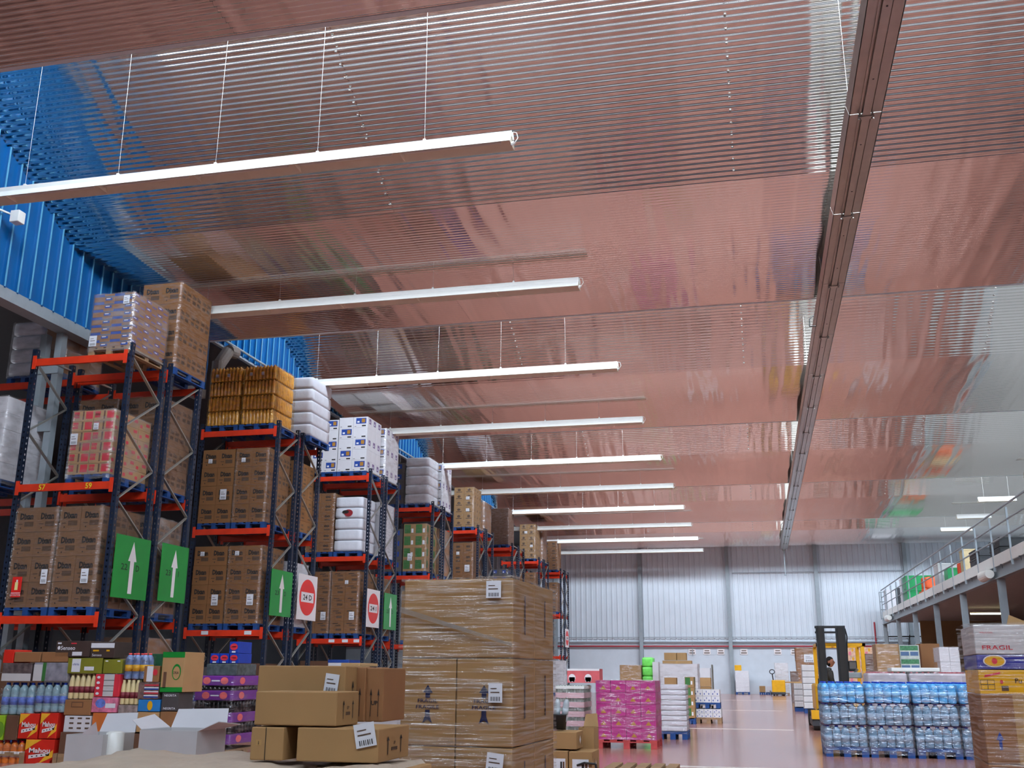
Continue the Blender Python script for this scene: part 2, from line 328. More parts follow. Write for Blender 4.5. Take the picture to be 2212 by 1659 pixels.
# ------------------------------------------------------------------ cable tray under the roof
XT, ZT = 1.62*RS, H+6.5*RS
ct = thing('cable_tray', 'long metal cable tray running the length of the ceiling', 'cable tray', (XT, 0, ZT))
ya = YB+1; i = 0
while ya < 64:
    yb = min(ya+3.2, 64.6)
    mb = MB(); z = 0
    mb.box(-.05, ya, .0, .05, yb-.02, .05, M_ALU); mb.box(-.21, ya, .06, .21, yb-.02, .075, M_ALU)
    mb.slab([(-.21, ya, .06), (-.25, ya, .2), (-.24, ya, .2), (-.2, ya, .06)], (0, yb-.02-ya, 0), M_ALU)
    mb.slab([(.21, ya, .06), (.25, ya, .2), (.24, ya, .2), (.2, ya, .06)], (0, yb-.02-ya, 0), M_ALU)
    mb.box(-.09, ya, .03, -.07, yb-.02, .06, M_ALU); mb.box(.07, ya, .03, .09, yb-.02, .06, M_ALU)
    ob('tray_section', mb, ct)
    for y in (ya+.75, ya+2.25): ob('rivet', MB().tube((0, y, -.004), (0, y, .004), .012, M_DKGREY, 8), ct)
    ob('joint_clip', MB().box(-.10, yb-.05, -.012, .10, yb+.03, .006, M_ALU).tube((-.085, yb, .03), (-.085, yb, -.03), .02, M_ALU, 8).tube((.085, yb, .03), (.085, yb, -.03), .02, M_ALU, 8), ct)
    if i % 2 == 0: ob('hanger_wire', MB().tube((-.2, yb, .07), (-.22, yb, roof_z(yb)-ZT-.05), .003, M_WHITE, 5), ct)
    ya += 3.2; i += 1
ob('end_drop', MB().box(-.03, 64.4, -1.4, .03, 64.46, .06, M_GREY).tube((0, 64.43, -1.4), (0, 64.43, -1.5), .06, M_GREY), ct)
ob('cable_loop', MB().path([(-.2, 22.2, .4), (-.32, 22.0, .25), (-.34, 21.9, .05), (-.22, 21.7, -.02)], .012, M_BLACK, 6), ct)
ob('cable_loop', MB().path([(-.2, 55.0, .4), (-.32, 54.8, .25), (-.34, 54.7, .05), (-.22, 54.5, -.02)], .012, M_BLACK, 6), ct)
# ------------------------------------------------------------------ pallet racks (rows run to the left, ends face the aisle)
XR, XI, XL = -10.59, -12.54, -15.3
Z1, Z2, Z3 = H+.87, H+3.12, H+5.42
Y0, DY = 15.53, 6.0034
POST_H = 6.8
def post_mesh():
    mb = MB(); w = .045; n = int(POST_H/.1)
    for sx, face in ((0, '-'), (1, '+')):
        pass
    for i in range(n):
        z0 = i*.1; z1 = z0+.1; a, b = z0+.035, z0+.07
        for (px, py), (qx, qy) in (((-w, -w), (w, -w)), ((w, -w), (w, w))):
            P = lambda t, z: (px+(qx-px)*t, py+(qy-py)*t, z)
            mb.quad(P(0, z0), P(1, z0), P(1, a), P(0, a), M_NAVY); mb.quad(P(0, b), P(1, b), P(1, z1), P(0, z1), M_NAVY)
            mb.quad(P(0, a), P(.36, a), P(.36, b), P(0, b), M_NAVY); mb.quad(P(.64, a), P(1, a), P(1, b), P(.64, b), M_NAVY)
    mb.box(-w, -w, 0, -w+.004, w, POST_H, M_NAVY); mb.box(-w-.02, -w-.02, -.0, w+.02, w+.02, .012, M_NAVY)
    return mb.mesh('upright')
POST = post_mesh()
def beam_mesh(L):
    return MB().box(.045, -.03, -.13, L-.045, .0, 0, M_ORANGE).box(.045, 0, -.13, L-.045, .022, -.06, M_ORANGE).mesh('beam')
BEAMS = {}
def beam(parent, x0, x1, y, z, flip=False):
    L = round(x1-x0, 3)
    if L not in BEAMS: BEAMS[L] = beam_mesh(L)
    b = ob('beam', BEAMS[L], parent, (x0, y, z), rot=(0, 0, 0))
    for e in (.05, L-.05): ob('end_bracket', BRK, b, (e, 0, 0))
    return b
BRK = MB().box(-.035, -.045, -.19, .035, -.03, .06, M_ORANGE).mesh('end_bracket')
def brace_mesh(D, h): return MB().bar((0, 0, 0), (0, D, h), .05, .022, M_GALV, up=(1, 0, 0)).mesh('brace')
BR_UP, BR_DN = brace_mesh(.96, .62), brace_mesh(.96, -.62)
ROW_WORD = ['nearest', 'second', 'third', 'fourth', 'fifth', 'sixth', 'seventh', 'last']
RACKS = []
for k in range(8):
    for row in (0, 1):
        y0 = Y0+DY*k+(1.32 if row else 0)
        t = thing('pallet_rack', '%s rack pair from the camera, %s row, navy uprights and orange beams' % (ROW_WORD[k], 'near' if row == 0 else 'far'), 'rack', (0, y0, 0), 0, 'pallet racks ending at the aisle')
        for X in (XR, XI) + ((XL,) if (k, row) == (0, 1) else ()):
            for yy in (0, 1.05): ob('upright', POST, t, (X, yy, 0))
            z = .18; up = (k+row) % 2 == 0
            while z < POST_H-.7:
                ob('brace', BR_UP if up else BR_DN, t, (X, .045, z if up else z+.62)); up = not up; z += .64
            ob('tie', MB().box(-.02, .03, 0, .02, 1.02, .03, M_GALV), t, (X, 0, POST_H-.12))
        for z in (Z1, Z2, Z3):
            for yy, fl_ in ((-.045, False), (1.075, True)):
                beam(t, XI, XR, yy, z)
                if (k, row) == (0, 1): beam(t, XL, XI, yy, z)
        RACKS.append(t)
# numbers and stickers on the beams
t = RACKS[0]
for s_, px in (('57', 92), ('59', 192)):
    p = at(px, 1042, Y=Y0-.08); ob('beam_number', MB().text(s_, (0, 0, 0), (1, 0, 0), (0, 0, 1), .1, mat('yellow_number', (236, 214, 40), var=0), .02), t, (p.x, -.08, Z2-.065))
for rk, z, pxs in ((2, Z1, ((442, 1366), (535, 1369))), (4, Z1, ((745, 1384), (770, 1385), (716, 1384)))):
    for (px, py) in pxs:
        p = at(px, py, Y=RACKS[rk].location.y-.08); ob('beam_label', MB().box(-.085, -.003, -.04, .085, 0, .04, M_PAPER), RACKS[rk], (p.x, -.078, z-.06))
# ------------------------------------------------------------------ pallets, cartons, loads
def pal_meshes(w, d, m):
    dk = MB()
    for i in range(5): dk.box(-w/2+i*(w-.12)/4, -d/2, .115, -w/2+.12+i*(w-.12)/4, d/2, .14, m)
    for y in (-d/2, -.06, d/2-.12): dk.box(-w/2, y, .095, w/2, y+.12, .115, m)
    for x in (-w/2, -.05, w/2-.1): dk.box(x, -d/2, 0, x+.1, d/2, .02, m)
    return dk.mesh('pallet'), MB().box(-.05, -.06, .02, .05, .06, .095, m).mesh('block')
PALS = {}
def pallet(parent, w, d, m, loc=(0, 0, 0), name='pallet'):
    k = (round(w, 3), round(d, 3), m.name)
    if k not in PALS: PALS[k] = pal_meshes(w, d, m)
    p = ob(name, PALS[k][0], parent, loc)
    for x in (-w/2+.05, 0, w/2-.05):
        for y in (-d/2+.06, 0, d/2-.06): ob('block', PALS[k][1], p, (x, y, 0))
    return p
def frames(w, d, h, e=.002):
    return {'f': (Vector((-w/2, -d/2-e, 0)), Vector((1, 0, 0)), w, h), 'r': (Vector((w/2+e, -d/2, 0)), Vector((0, 1, 0)), d, h), 'l': (Vector((-w/2-e, d/2, 0)), Vector((0, -1, 0)), d, h)}
EZ = Vector((0, 0, 1))
def prints(mb, w, d, h, pr):
    F = frames(w, d, h)
    for p in pr:
        o, ex, W, Hh = F[p[0]]; n = ex.cross(EZ)
        if p[1] == 't':    # text: s, u, v, size(frac of h), mat, bold
            _, _, s, u, v, sz, m, bold = p[:8]; mb.text(s, o+ex*(u*W)+EZ*(v*Hh), ex, EZ, sz*Hh, m, bold, .5, p[8]*W if len(p) > 8 else None)
        elif p[1] == 'r':  # rectangle u0 v0 u1 v1
            _, _, u0, v0, u1, v1, m = p; mb.quad(o+ex*u0*W+EZ*v0*Hh, o+ex*u1*W+EZ*v0*Hh, o+ex*u1*W+EZ*v1*Hh, o+ex*u0*W+EZ*v1*Hh, m)
        elif p[1] == 'R':  # rectangle proud of the others
            _, _, u0, v0, u1, v1, m = p; o = o+n*.002; mb.quad(o+ex*u0*W+EZ*v0*Hh, o+ex*u1*W+EZ*v0*Hh, o+ex*u1*W+EZ*v1*Hh, o+ex*u0*W+EZ*v1*Hh, m)
        elif p[1] == 'T':
            _, _, s, u, v, sz, m, bold = p[:8]; mb.text(s, o+n*.004+ex*(u*W)+EZ*(v*Hh), ex, EZ, sz*Hh, m, bold, .5, p[8]*W if len(p) > 8 else None)
        elif p[1] == 'e':
            _, _, u, v, ru, rv, m = p; mb.ell(o+n*.002+ex*u*W+EZ*v*Hh, ex, EZ, ru*W, rv*Hh, m)
        elif p[1] == 'p':  # polygon of (u, v)
            _, _, pts, m = p; mb.poly([o+n*.001+ex*u*W+EZ*v*Hh for u, v in pts], m)
    return mb
CARTS = {}
def carton_mesh(w, d, h, m, pr=(), key=None, bev=0):
    k = (key or m.name, round(w, 3), round(d, 3), round(h, 3), bev)
    if k not in CARTS:
        mb = MB(); mb.cbox(-w/2, -d/2, 0, w/2, d/2, h, m, bev) if bev else mb.box(-w/2, -d/2, 0, w/2, d/2, h, m)
        CARTS[k] = prints(mb, w, d, h, pr).mesh('carton')
    return CARTS[k]
M_GREYINK = mat('grey_print', (84, 62, 44), rough=.7, var=.1)
M_BLUEINK = mat('blue_print', (28, 66, 148), rough=.5, var=.05)
M_REDINK = mat('red_print', (206, 46, 62), rough=.5, var=.05)
M_GOLDINK = mat('ochre_print', (170, 120, 40), rough=.5, var=.05)
M_GRNINK = mat('green_print', (52, 110, 50), rough=.5, var=.05)
DIXAN = [('f', 't', 'Dixan', .5, .64, .27, M_INK, .05, .64), ('f', 'r', .42, .22, .86, .42, M_GREYINK), ('f', 'r', .12, .3, .34, .34, M_GREYINK), ('f', 'e', .26, .16, .03, .03, M_INK),
         ('r', 't', 'Dixan', .28, .64, .2, M_GREYINK, .05, .34), ('r', 't', 'Dixan', .74, .64, .2, M_GREYINK, .05, .34), ('r', 'r', .1, .28, .4, .44, M_GREYINK), ('r', 'r', .56, .28, .86, .44, M_GREYINK)]
BLUEB = [('f', 'r', .0, .62, .5, .98, M_BLUEINK), ('f', 'r', .5, .55, 1, .72, mat('slate_print', (84, 96, 120))), ('f', 'r', .55, .12, .9, .45, M_BLUEINK), ('f', 'R', .6, .3, .8, .42, M_PAPER), ('r', 'r', .0, .58, .45, .95, mat('violet_print', (96, 84, 140))), ('r', 'r', .52, .3, .9, .5, mat('violet_print', (96, 84, 140))), ('r', 'R', .1, .7, .3, .82, M_PAPER)]
PINKB = [('f', 'r', .04, .3, .3, .9, M_REDINK), ('f', 't', 'hhh', .16, .6, .3, M_CARD3, .02), ('f', 'r', .62, .2, .96, .92, M_REDINK), ('f', 'r', .46, .15, .54, .95, M_CARDD), ('r', 'r', .1, .2, .3, .5, M_REDINK), ('r', 'r', .6, .5, .9, .8, M_REDINK)]
WBLUE = [('f', 'r', .18, .36, .9, .9, M_BLUEINK), ('f', 'R', .26, .46, .42, .62, M_PAPER), ('f', 'R', .58, .46, .82, .82, M_GOLDINK), ('f', 'r', .08, .1, .2, .14, M_GREYINK), ('f', 'r', .6, .1, .88, .22, M_INK), ('r', 'r', .3, .4, .75, .9, mat('mauve_print', (132, 112, 150))), ('r', 'R', .4, .52, .55, .66, M_PAPER)]
BROWNP = [('f', 't', 'oo', .5, .62, .22, M_INK, .05, .4), ('f', 'r', .3, .2, .75, .34, M_GREYINK), ('r', 't', 'oo', .5, .62, .2, M_GREYINK, .05, .3), ('r', 'r', .3, .2, .7, .32, M_GREYINK)]
SWOOSH = [('f', 't', '~', .4, .8, .1, M_INK, .08, .4), ('f', 't', 'COSTA', .6, .64, .14, M_INK, .04, .4), ('f', 'r', .45, .22, .85, .4, M_GREYINK), ('r', 't', 'COSTA', .5, .64, .14, M_GREYINK, .04, .4), ('r', 'r', .3, .2, .7, .36, M_GREYINK)]
TANLOGO = [('f', 'e', .5, .6, .16, .2, M_GREYINK), ('f', 'r', .2, .22, .8, .34, M_GREYINK), ('r', 'e', .5, .6, .12, .18, M_GREYINK)]
DARKP = [('f', 'r', .34, .4, .74, .86, M_BLUEINK), ('f', 'R', .4, .5, .55, .64, M_PAPER), ('r', 'r', .3, .4, .7, .8, M_BLUEINK)]
BRGRN = [('f', 'r', .05, .2, .6, .95, M_GRNINK), ('f', 'R', .66, .25, .84, .6, M_PAPER), ('r', 'r', .1, .3, .5, .9, M_GRNINK)]
KINDS = {'dixan': (M_CARDR, DIXAN), 'dixan_red': (mat('dull_detergent_cardboard', (124, 90, 62), var=.07, scale=3), DIXAN), 'blueb': (M_CARD2, BLUEB), 'pinkb': (M_CARD3, PINKB), 'wblue': (M_WCARD, WBLUE), 'brownp': (M_CARDR, BROWNP), 'swoosh': (M_CARDR, SWOOSH),
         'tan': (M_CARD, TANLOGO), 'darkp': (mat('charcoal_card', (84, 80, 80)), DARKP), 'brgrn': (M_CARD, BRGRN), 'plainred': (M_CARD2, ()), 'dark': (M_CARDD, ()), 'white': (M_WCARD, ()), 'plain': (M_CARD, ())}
def sticker(parent, x, y, z, w=.13, h=.2, face='f', rot=0.):
    mb = MB(); ex = Vector((1, 0, 0)) if face == 'f' else Vector((0, 1, 0)); n = Vector((0, -1, 0)) if face == 'f' else Vector((1, 0, 0))
    ex = ex*math.cos(rot)+EZ*math.sin(rot); ey = n.cross(ex)
    q = lambda u, v, e: Vector((0, 0, 0))+ex*u*w+ey*v*h+n*e
    mb.slab([q(-.5, -.5, 0), q(.5, -.5, 0), q(.5, .5, 0), q(-.5, .5, 0)], n*.002, M_PAPER)
    for i in range(7):
        u = -.32+i*.1; mb.quad(q(u, -.42, .004), q(u+.05-.02*(i % 2), -.42, .004), q(u+.05-.02*(i % 2), -.2, .004), q(u, -.2, .004), M_INK)
    mb.quad(q(-.35, .0, .004), q(.3, .0, .004), q(.3, .05, .004), q(-.35, .05, .004), M_GREYINK); mb.quad(q(-.35, .2, .004), q(.1, .2, .004), q(.1, .24, .004), q(-.35, .24, .004), M_GREYINK)
    return ob('label_sticker', mb, parent, (x, y, z))
def film_box(parent, w, d, z0, z1, m=None, e=.012, topopen=False, name='stretch_film', wob=.006, nx=10, nz=10):
    # thin wrinkled skin round the four sides and over the top rim
    rnd = random.Random(int(w*1000)+int(z1*77)); mb = MB(); m = m or M_FILM
    corners = [(-w/2-e, -d/2-e), (w/2+e, -d/2-e), (w/2+e, d/2+e), (-w/2-e, d/2+e)]
    ring = []
    for i in range(4):
        a = Vector(corners[i]); b = Vector(corners[(i+1) % 4])
        for j in range(nx): ring.append(a.lerp(b, j/nx))
    n = len(ring); vs = []
    for k in range(nz+1):
        z = z0+(z1-z0)*k/nz
        for p in ring:
            s = 1+rnd.uniform(0, wob)/max(w, .1); vs.append((p.x*s, p.y*s, z+(rnd.uniform(-.01, .01) if k in (0, nz) else 0)))
    fs = [(k*n+i, k*n+(i+1) % n, (k+1)*n+(i+1) % n, (k+1)*n+i) for k in range(nz) for i in range(n)]
    mb.add(vs, fs, m)
    if not topopen: mb.add([(p.x, p.y, z1+.004) for p in ring], [tuple(range(n))], m)
    return ob(name, mb.mesh(name, True), parent)
def load(label, kind, X0, X1, Y, D, Z, nx, ny, nz, ch, pal=None, film=None, stick=(), rz=0., group='loaded pallets on the racks', fz=None, cat='pallet load', pw=None, skip=()):
    "shrink-wrapped pallet load: pallet, its cartons, film and stickers"
    w = X1-X0; pal = pal or M_PALB
    t = thing('pallet_load', label, cat, ((X0+X1)/2, Y+D/2, Z), rz, group)
    ph = .14
    pallet(t, pw or w, D, pal)
    cm, pr = KINDS[kind]; cw, cd = w/nx, D/ny; g = .005
    me = carton_mesh(cw-g, cd-g, ch-.004, cm, pr, kind)
    alt = carton_mesh(cw-g, cd-g, ch-.004, cm, [p_ for p_ in pr if p_[2] not in (.18, .26, .58, .3, .4)], kind+'_plain') if kind == 'wblue' else me
    rnd = random.Random(hash(label) % 1000 if False else len(label)*13+nz)
    for iz in range(nz):
        for iy in range(ny):
            for ix in range(nx):
                if 0 < ix < nx-1 and iy > 0 and iz < nz-1: continue
                if iy > 0 and ix < nx-1 and iz < nz-1: continue
                if (ix, iy, iz) in skip: continue
                ob('carton', me if (ix+iz) % 2 else alt, t, (-w/2+cw*(ix+.5)+rnd.uniform(-.003, .003), -D/2+cd*(iy+.5)+rnd.uniform(-.004, .004), ph+ch*iz), rnd.uniform(-.006, .006))
    if film: film_box(t, w, D, .06 if film is M_FILM2 else ph, ph+ch*nz+.01, film)
    for s_ in stick: sticker(t, -w/2+s_[0]*w, -D/2-.02, ph+s_[1]*ch*nz, *(s_[2:]))
    return t
RL, RR = (-12.44, -11.62), (-11.58, -10.76)
def ry(k, row): return Y0+DY*k+(1.32 if row else 0)-.06
D_ = 1.14
# nearest pair
load('wrapped load of blue-printed cartons on the top beam of the nearest rack', 'blueb', -11.42, -10.60, ry(0,0), D_, Z3, 2, 3, 7, .145, M_PALW, M_FILM2, ((.82, .86, .12, .16), (.1, .12, .15, .2)))
load('tall load of brown detergent cartons standing highest, under the ceiling', 'dixan', -11.36, -10.52, ry(0,1)+.05, D_, Z3, 2, 3, 4, .43, M_PALB, M_FILM, ((1.0, .3, .01, .01),))
load('wrapped load of pink and red printed cartons on the middle beam of the nearest rack', 'pinkb', -11.56, -10.74, ry(0,0), D_, Z2, 2, 3, 6, .19, M_PALB, M_FILM2, ((.6, .74, .1, .12), (.1, .55, .14, .2)))
load('detergent carton load left of the pink-printed load, nearest rack', 'dixan_red', *RL, ry(0,1), D_, Z2, 2, 3, 4, .43, M_PALB, M_FILM)
load('detergent carton load behind the pink-printed load, far row of the nearest rack', 'dixan_red', -11.5, -10.70, ry(0,1), D_, Z2, 2, 3, 4, .43, M_PALB, M_FILM)
load('detergent carton load behind the grey column on the lowest beam', 'dixan_red', *RL, ry(0,0), D_, Z1, 2, 3, 4, .425, M_PALB, M_FILM, ((.86, .3, .12, .24),))
load('detergent carton load next to the near green arrow sign, lowest beam', 'dixan_red', *RR, ry(0,0), D_, Z1, 2, 3, 4, .425, M_PALB, M_FILM, ((.76, .3, .14, .24),))
load('greyish wrapped detergent load behind the two nearest green signs', 'dixan_red', -11.55, -10.72, ry(0,1), D_, Z1, 2, 3, 4, .43, M_PALB, M_FILM2)
# second pair
load('left detergent load on the middle beam of the second rack', 'dixan', *RL, ry(1,0), D_, Z2, 2, 3, 4, .43, M_PALB, None, ((.26, .84, .1, .1), (.74, .38, .16, .24)))
load('right detergent load on the middle beam of the second rack', 'dixan', *RR, ry(1,0), D_, Z2, 2, 3, 4, .43, M_PALB, M_FILM, ((.24, .84, .1, .1),))
load('left detergent load on the lowest beam of the second rack', 'dixan', *RL, ry(1,0), D_, Z1, 2, 3, 4, .43, M_PALB, None, ((.26, .9, .1, .1), (.74, .3, .16, .24)))
load('right detergent load on the lowest beam of the second rack', 'dixan', *RR, ry(1,0), D_, Z1, 2, 3, 4, .43, M_PALB, M_FILM, ((.26, .9, .1, .1), (.74, .3, .16, .24)))
load('brown speckled carton load, middle beam, far row of the second rack', 'brownp', -11.5, -10.70, ry(1,1), D_, Z2, 2, 3, 6, .28, M_PALB, None)
load('white carton load behind the green sign of the second rack', 'white', -11.5, -10.72, ry(1,1), D_, Z1, 2, 3, 5, .3, M_PALB, M_FILM)
# third pair
load('left white and blue carton load on top of the third rack', 'wblue', *RL, ry(2,0), D_, Z3, 2, 3, 5, .31, M_PALB, None)
load('right white and blue carton load on top of the third rack', 'wblue', -11.6, -10.72, ry(2,0), D_, Z3, 2, 3, 5, .32, M_PALB, None)
load('white and mauve carton load on top, far row of the third rack', 'wblue', -11.5, -10.62, ry(2,1), D_, Z3, 2, 3, 5, .31, M_PALB, M_FILM2)
load('brown speckled load left of the white sacks, third rack', 'brownp', *RL, ry(2,0), D_, Z2, 2, 3, 6, .28, M_PALB, M_FILM)
load('left brown printed load on the lowest beam of the third rack', 'swoosh', *RL, ry(2,0), D_, Z1, 2, 3, 5, .34, M_PALB, M_FILM, ((.8, .28, .15, .22),))
load('right brown printed load on the lowest beam of the third rack', 'swoosh', *RR, ry(2,0), D_, Z1, 2, 3, 5, .34, M_PALB, M_FILM, ((.78, .28, .15, .22), (.55, .82, .1, .1)))
load('white carton load on the middle beam, far row of the third rack', 'white', -11.5, -10.68, ry(2,1), D_, Z2, 2, 3, 4, .4, M_PALB, M_FILM)
load('brown load on the lowest beam, far row of the third rack', 'swoosh', -11.5, -10.72, ry(2,1), D_, Z1, 2, 3, 5, .33, M_PALB, M_FILM)
# fourth pair and on
load('charcoal carton load on top of the fourth rack', 'darkp', *RL, ry(3,0), D_, Z3, 2, 3, 4, .36, M_PALB, None)
load('white and mauve load at the top of the far row, fourth rack', 'wblue', -11.5, -10.66, ry(3,1), D_, Z3, 2, 3, 5, .32, M_PALB, M_FILM2)
load('charcoal load on the middle beam of the fourth rack', 'darkp', *RL, ry(3,0), D_, Z2, 2, 3, 4, .36, M_PALB, None)
load('brown and green carton load on the middle beam of the fourth rack', 'brgrn', *RR, ry(3,0), D_, Z2, 2, 3, 4, .4, M_PALB, M_FILM, ((.3, .3, .16, .24),))
load('wrapped brown load, middle beam, far row of the fourth rack', 'plainred', -11.5, -10.66, ry(3,1), D_, Z2, 2, 3, 4, .4, M_PALB, M_FILM2)
load('brown load on the lowest beam of the fourth rack', 'plain', *RR, ry(3,0), D_, Z1, 2, 3, 4, .4, M_PALB, M_FILM)
load('tan logo carton load on top of the fifth rack', 'tan', *RR, ry(4,0), D_, Z3, 2, 3, 6, .265, M_PALB, M_FILM, ((.7, .72, .14, .12), (.7, .42, .14, .12)))
load('wrapped load on top of the far row, fifth rack', 'plainred', -11.5, -10.66, ry(4,1), D_, Z3, 2, 3, 4, .3, M_PALB, M_FILM2)
load('tan wrapped load on the middle beam of the fifth rack', 'brownp', *RR, ry(4,0), D_, Z2, 2, 3, 4, .42, M_PALB, M_FILM, ((.25, .75, .12, .12), (.72, .4, .2, .26)))
load('shiny wrapped load left on top of the sixth rack', 'plain', *RL, ry(5,0), D_, Z3, 2, 3, 4, .4, M_PALB, M_FILM2)
load('dark brown wrapped load right on top of the sixth rack', 'dark', *RR, ry(5,0), D_, Z3, 2, 3, 4, .41, M_PALB, M_FILM)
load('red and grey crate load on the middle beam of the sixth rack', 'darkp', *RR, ry(5,0), D_, Z2, 2, 3, 4, .3, M_PALB, M_FILM)
load('tall tan logo carton load on top of the seventh rack', 'tan', *RR, ry(6,0), D_, Z3, 2, 3, 6, .29, M_PALB, M_FILM, ((.4, .76, .14, .12), (.75, .36, .14, .12)))
load('wrapped load on top of the far row, seventh rack', 'plainred', -11.5, -10.66, ry(6,1), D_, Z3, 2, 3, 6, .3, M_PALB, M_FILM2)
load('brown load on the middle beam of the seventh rack', 'brownp', *RR, ry(6,0), D_, Z2, 2, 3, 4, .4, M_PALB, M_FILM)
load('brown printed load on top of the last rack', 'brownp', *RR, ry(7,0), D_, Z3, 2, 3, 4, .40, M_PALB, M_FILM)
load('brown printed load on the middle beam of the last rack', 'brownp', *RR, ry(7,0), D_, Z2, 2, 3, 4, .4, M_PALB, M_FILM)
# oil bottles
M_OIL = mat('golden_oil', (240, 172, 66), rough=.12, var=.22, scale=9, spec=.8)
def oil_pack(w, d, h, n, m):
    mb = MB(); nn = n
    r = w/nn/2
    PF = [(r*.92, 0), (r*.98, .02), (r*.98, h*.7), (r*.9, h*.84), (r*.5, h*.93), (r*.4, h*.98)]
    for i in range(nn):
        for j in range(3):
            mb.lathe(PF, -w/2+r+2*r*i, -d/2+r+2.0*r*j, MATS[m], 8)
    for j in range(1, int(d/(2*r))):
        mb.lathe(PF, w/2-r, -d/2+r+2*r*j, MATS[m], 8)
    return mb.mesh('bottle_pack', True)
OILP = oil_pack(.80, 1.12, .345, 9, 'golden_oil')
M_AMBF = mat('amber_tinted_film', (250, 200, 120), rough=.12, var=0, bump=.8, bscale=9, alpha=(.06, .5), stretch=(1, 1, 2), milk=.3)
for (X0, X1), lb in ((RL, 'left stack of golden bottles on top of the second rack'), ((-11.58, -10.72), 'right stack of golden bottles on top of the second rack')):
    t = thing('pallet_load', lb, 'pallet load', ((X0+X1)/2, ry(1,0)+D_/2, Z3), 0, 'golden bottle loads'); pallet(t, X1-X0, D_, M_PALB)
    for i in range(4):
        ob('bottle_pack', OILP, t, (0, 0, .145+.36*i))
        fb = film_box(t, .815, 1.13, .15+.36*i, .15+.36*i+.335, M_AMBF, .002, name='amber_film', nz=4)
    sticker(t, -.2, -.6, 1.35, .07, .08); sticker(t, .1, -.6, 1.35, .07, .08)
# pillowy sacks
def sack_mesh(w, d, h, m):
    bm = bmesh.new(); bmesh.ops.create_cube(bm, size=1); bmesh.ops.subdivide_edges(bm, edges=list(bm.edges), cuts=5, use_grid_fill=True)
    for v in bm.verts:
        x, y, z = v.co; k = max(abs(x), abs(y))*2; a = min(1, (1-abs(x)*2)*3+.35)*min(1, (1-abs(y)*2)*3+.35)
        bz = math.sqrt(max(0, 1-(abs(z)*2)**2))
        v.co = (x*w*(1-.02*(1-bz)), y*d*(1-.02*(1-bz)), z*h*(.8+.2*min(1, a))+h/2)
    bm.verts.index_update(); mb = MB().add([v.co[:] for v in bm.verts], [[v.index for v in f.verts] for f in bm.faces], m); bm.free()
    return mb
M_SACK = mat('white_plastic_sack', (228, 230, 238), rough=.35, var=.04, scale=5, bump=.3, bscale=8)
def sack_load(label, X0, X1, Y, D, Z, n, h, logo=None, film=None, pal=M_PALB, m=None, group='stacked sacks on pallets'):
    t = thing('pallet_load', label, 'pallet load', ((X0+X1)/2, Y+D/2, Z), 0, group); pallet(t, X1-X0, D, pal); w = X1-X0
    me = sack_mesh(w-.02, D-.02, h*1.06, m or M_SACK).mesh('sack', True)
    for i in range(n):
        s_ = ob('sack', me, t, (0, 0, .14+h*i))
        if logo == i:
            ob('printed_logo', MB().ell((-.05, 0, 0), (1, 0, 0), (0, 0, 1), .13, .1, mat('dark_red_logo', (150, 30, 40))).ell((-.14, -.002, .03), (1, 0, 0), (0, 0, 1), .1, .05, M_INK), s_, (.04, -D/2-.004, h*.52))
    if film: film_box(t, w, D, .1, .14+n*h, film)
    return t
sack_load('white sack stack with a red logo on the middle beam of the third rack', *RR, ry(2,0), D_, Z2, 5, .31, 3)
sack_load('big white sacks overhanging the top beam, far row of the second rack', -11.3, -10.42, ry(1,1)+.1, 1.2, Z3, 5, .30)
sack_load('milky wrapped sacks on top of the fourth rack', -11.58, -10.74, ry(3,0), D_, Z3, 5, .32, None, M_FILM2)
# ------------------------------------------------------------------ aisle signs on the rack ends
def sign(label, a, b, kind, txt=None):
    X = XR+.062; p = at(*a, X=X); q = at(*b, X=X); W = q.y-p.y; Hh = p.z-q.z
    o = Vector((0, 0, 0)); ex = Vector((0, 1, 0)); mb = MB()
    face = M_GREEN if kind == 'arrow' else M_SIGNW
    mb.box(-.008, -W/2, -Hh/2, 0, W/2, Hh/2, face)
    Q = lambda u, v, e=.003: Vector((e, u*W, v*Hh))
    if kind == 'arrow':
        mb.poly([Q(-.055, -.42), Q(.055, -.42), Q(.055, .10), Q(.12, .10), Q(0, .42), Q(-.12, .10), Q(-.055, .10)], M_SIGNW)
        if txt: mb.text(txt[0], Q(-.21, -.0), ex, EZ, Hh*.1, M_INK, .01, .5, W*.18); mb.text(txt[1], Q(.17, -.0), ex, EZ, Hh*.1, M_INK, .01)
    else:
        mb.ell(Q(0, 0), ex, EZ, W*.42, Hh*.4, M_SIGNR, 28)
        mb.quad(Q(-.33, -.11, .005), Q(.33, -.11, .005), Q(.33, .11, .005), Q(-.33, .11, .005), M_SIGNW)
        mb.text(txt, Q(0, 0, .007), ex, EZ, Hh*.12, M_INK, .02, .5, W*.46)
    o_ = tag(ob('aisle_sign', mb, None, (X, (p.y+q.y)/2, (p.z+q.z)/2)), label, 'sign', 'aisle signs on the rack ends')
    return o_
sign('green arrow sign reading 22 D on the nearest rack end', (253, 1152), (314, 1298), 'arrow', ('22', 'D'))
sign('green arrow sign reading 23 I beside the first one', (352, 1172), (398, 1304), 'arrow', ('23', 'I'))
sign('green arrow sign reading 23 D on the second rack end', (588, 1228), (627, 1334), 'arrow', ('23', 'D'))
sign('red no-entry sign reading 24 D on a white board', (646, 1238), (681, 1342), 'no', '24 D')
sign('red no-entry sign reading 24 I on a white board', (794, 1271), (818, 1357), 'no', '24 I')
sign('small green arrow sign right of the no-entry sign 24 I', (831, 1280), (855, 1362), 'arrow', ('25', 'D'))
sign('distant red and white no-entry sign at the end of the racks', (1221, 1358), (1229, 1399), 'no', '28')
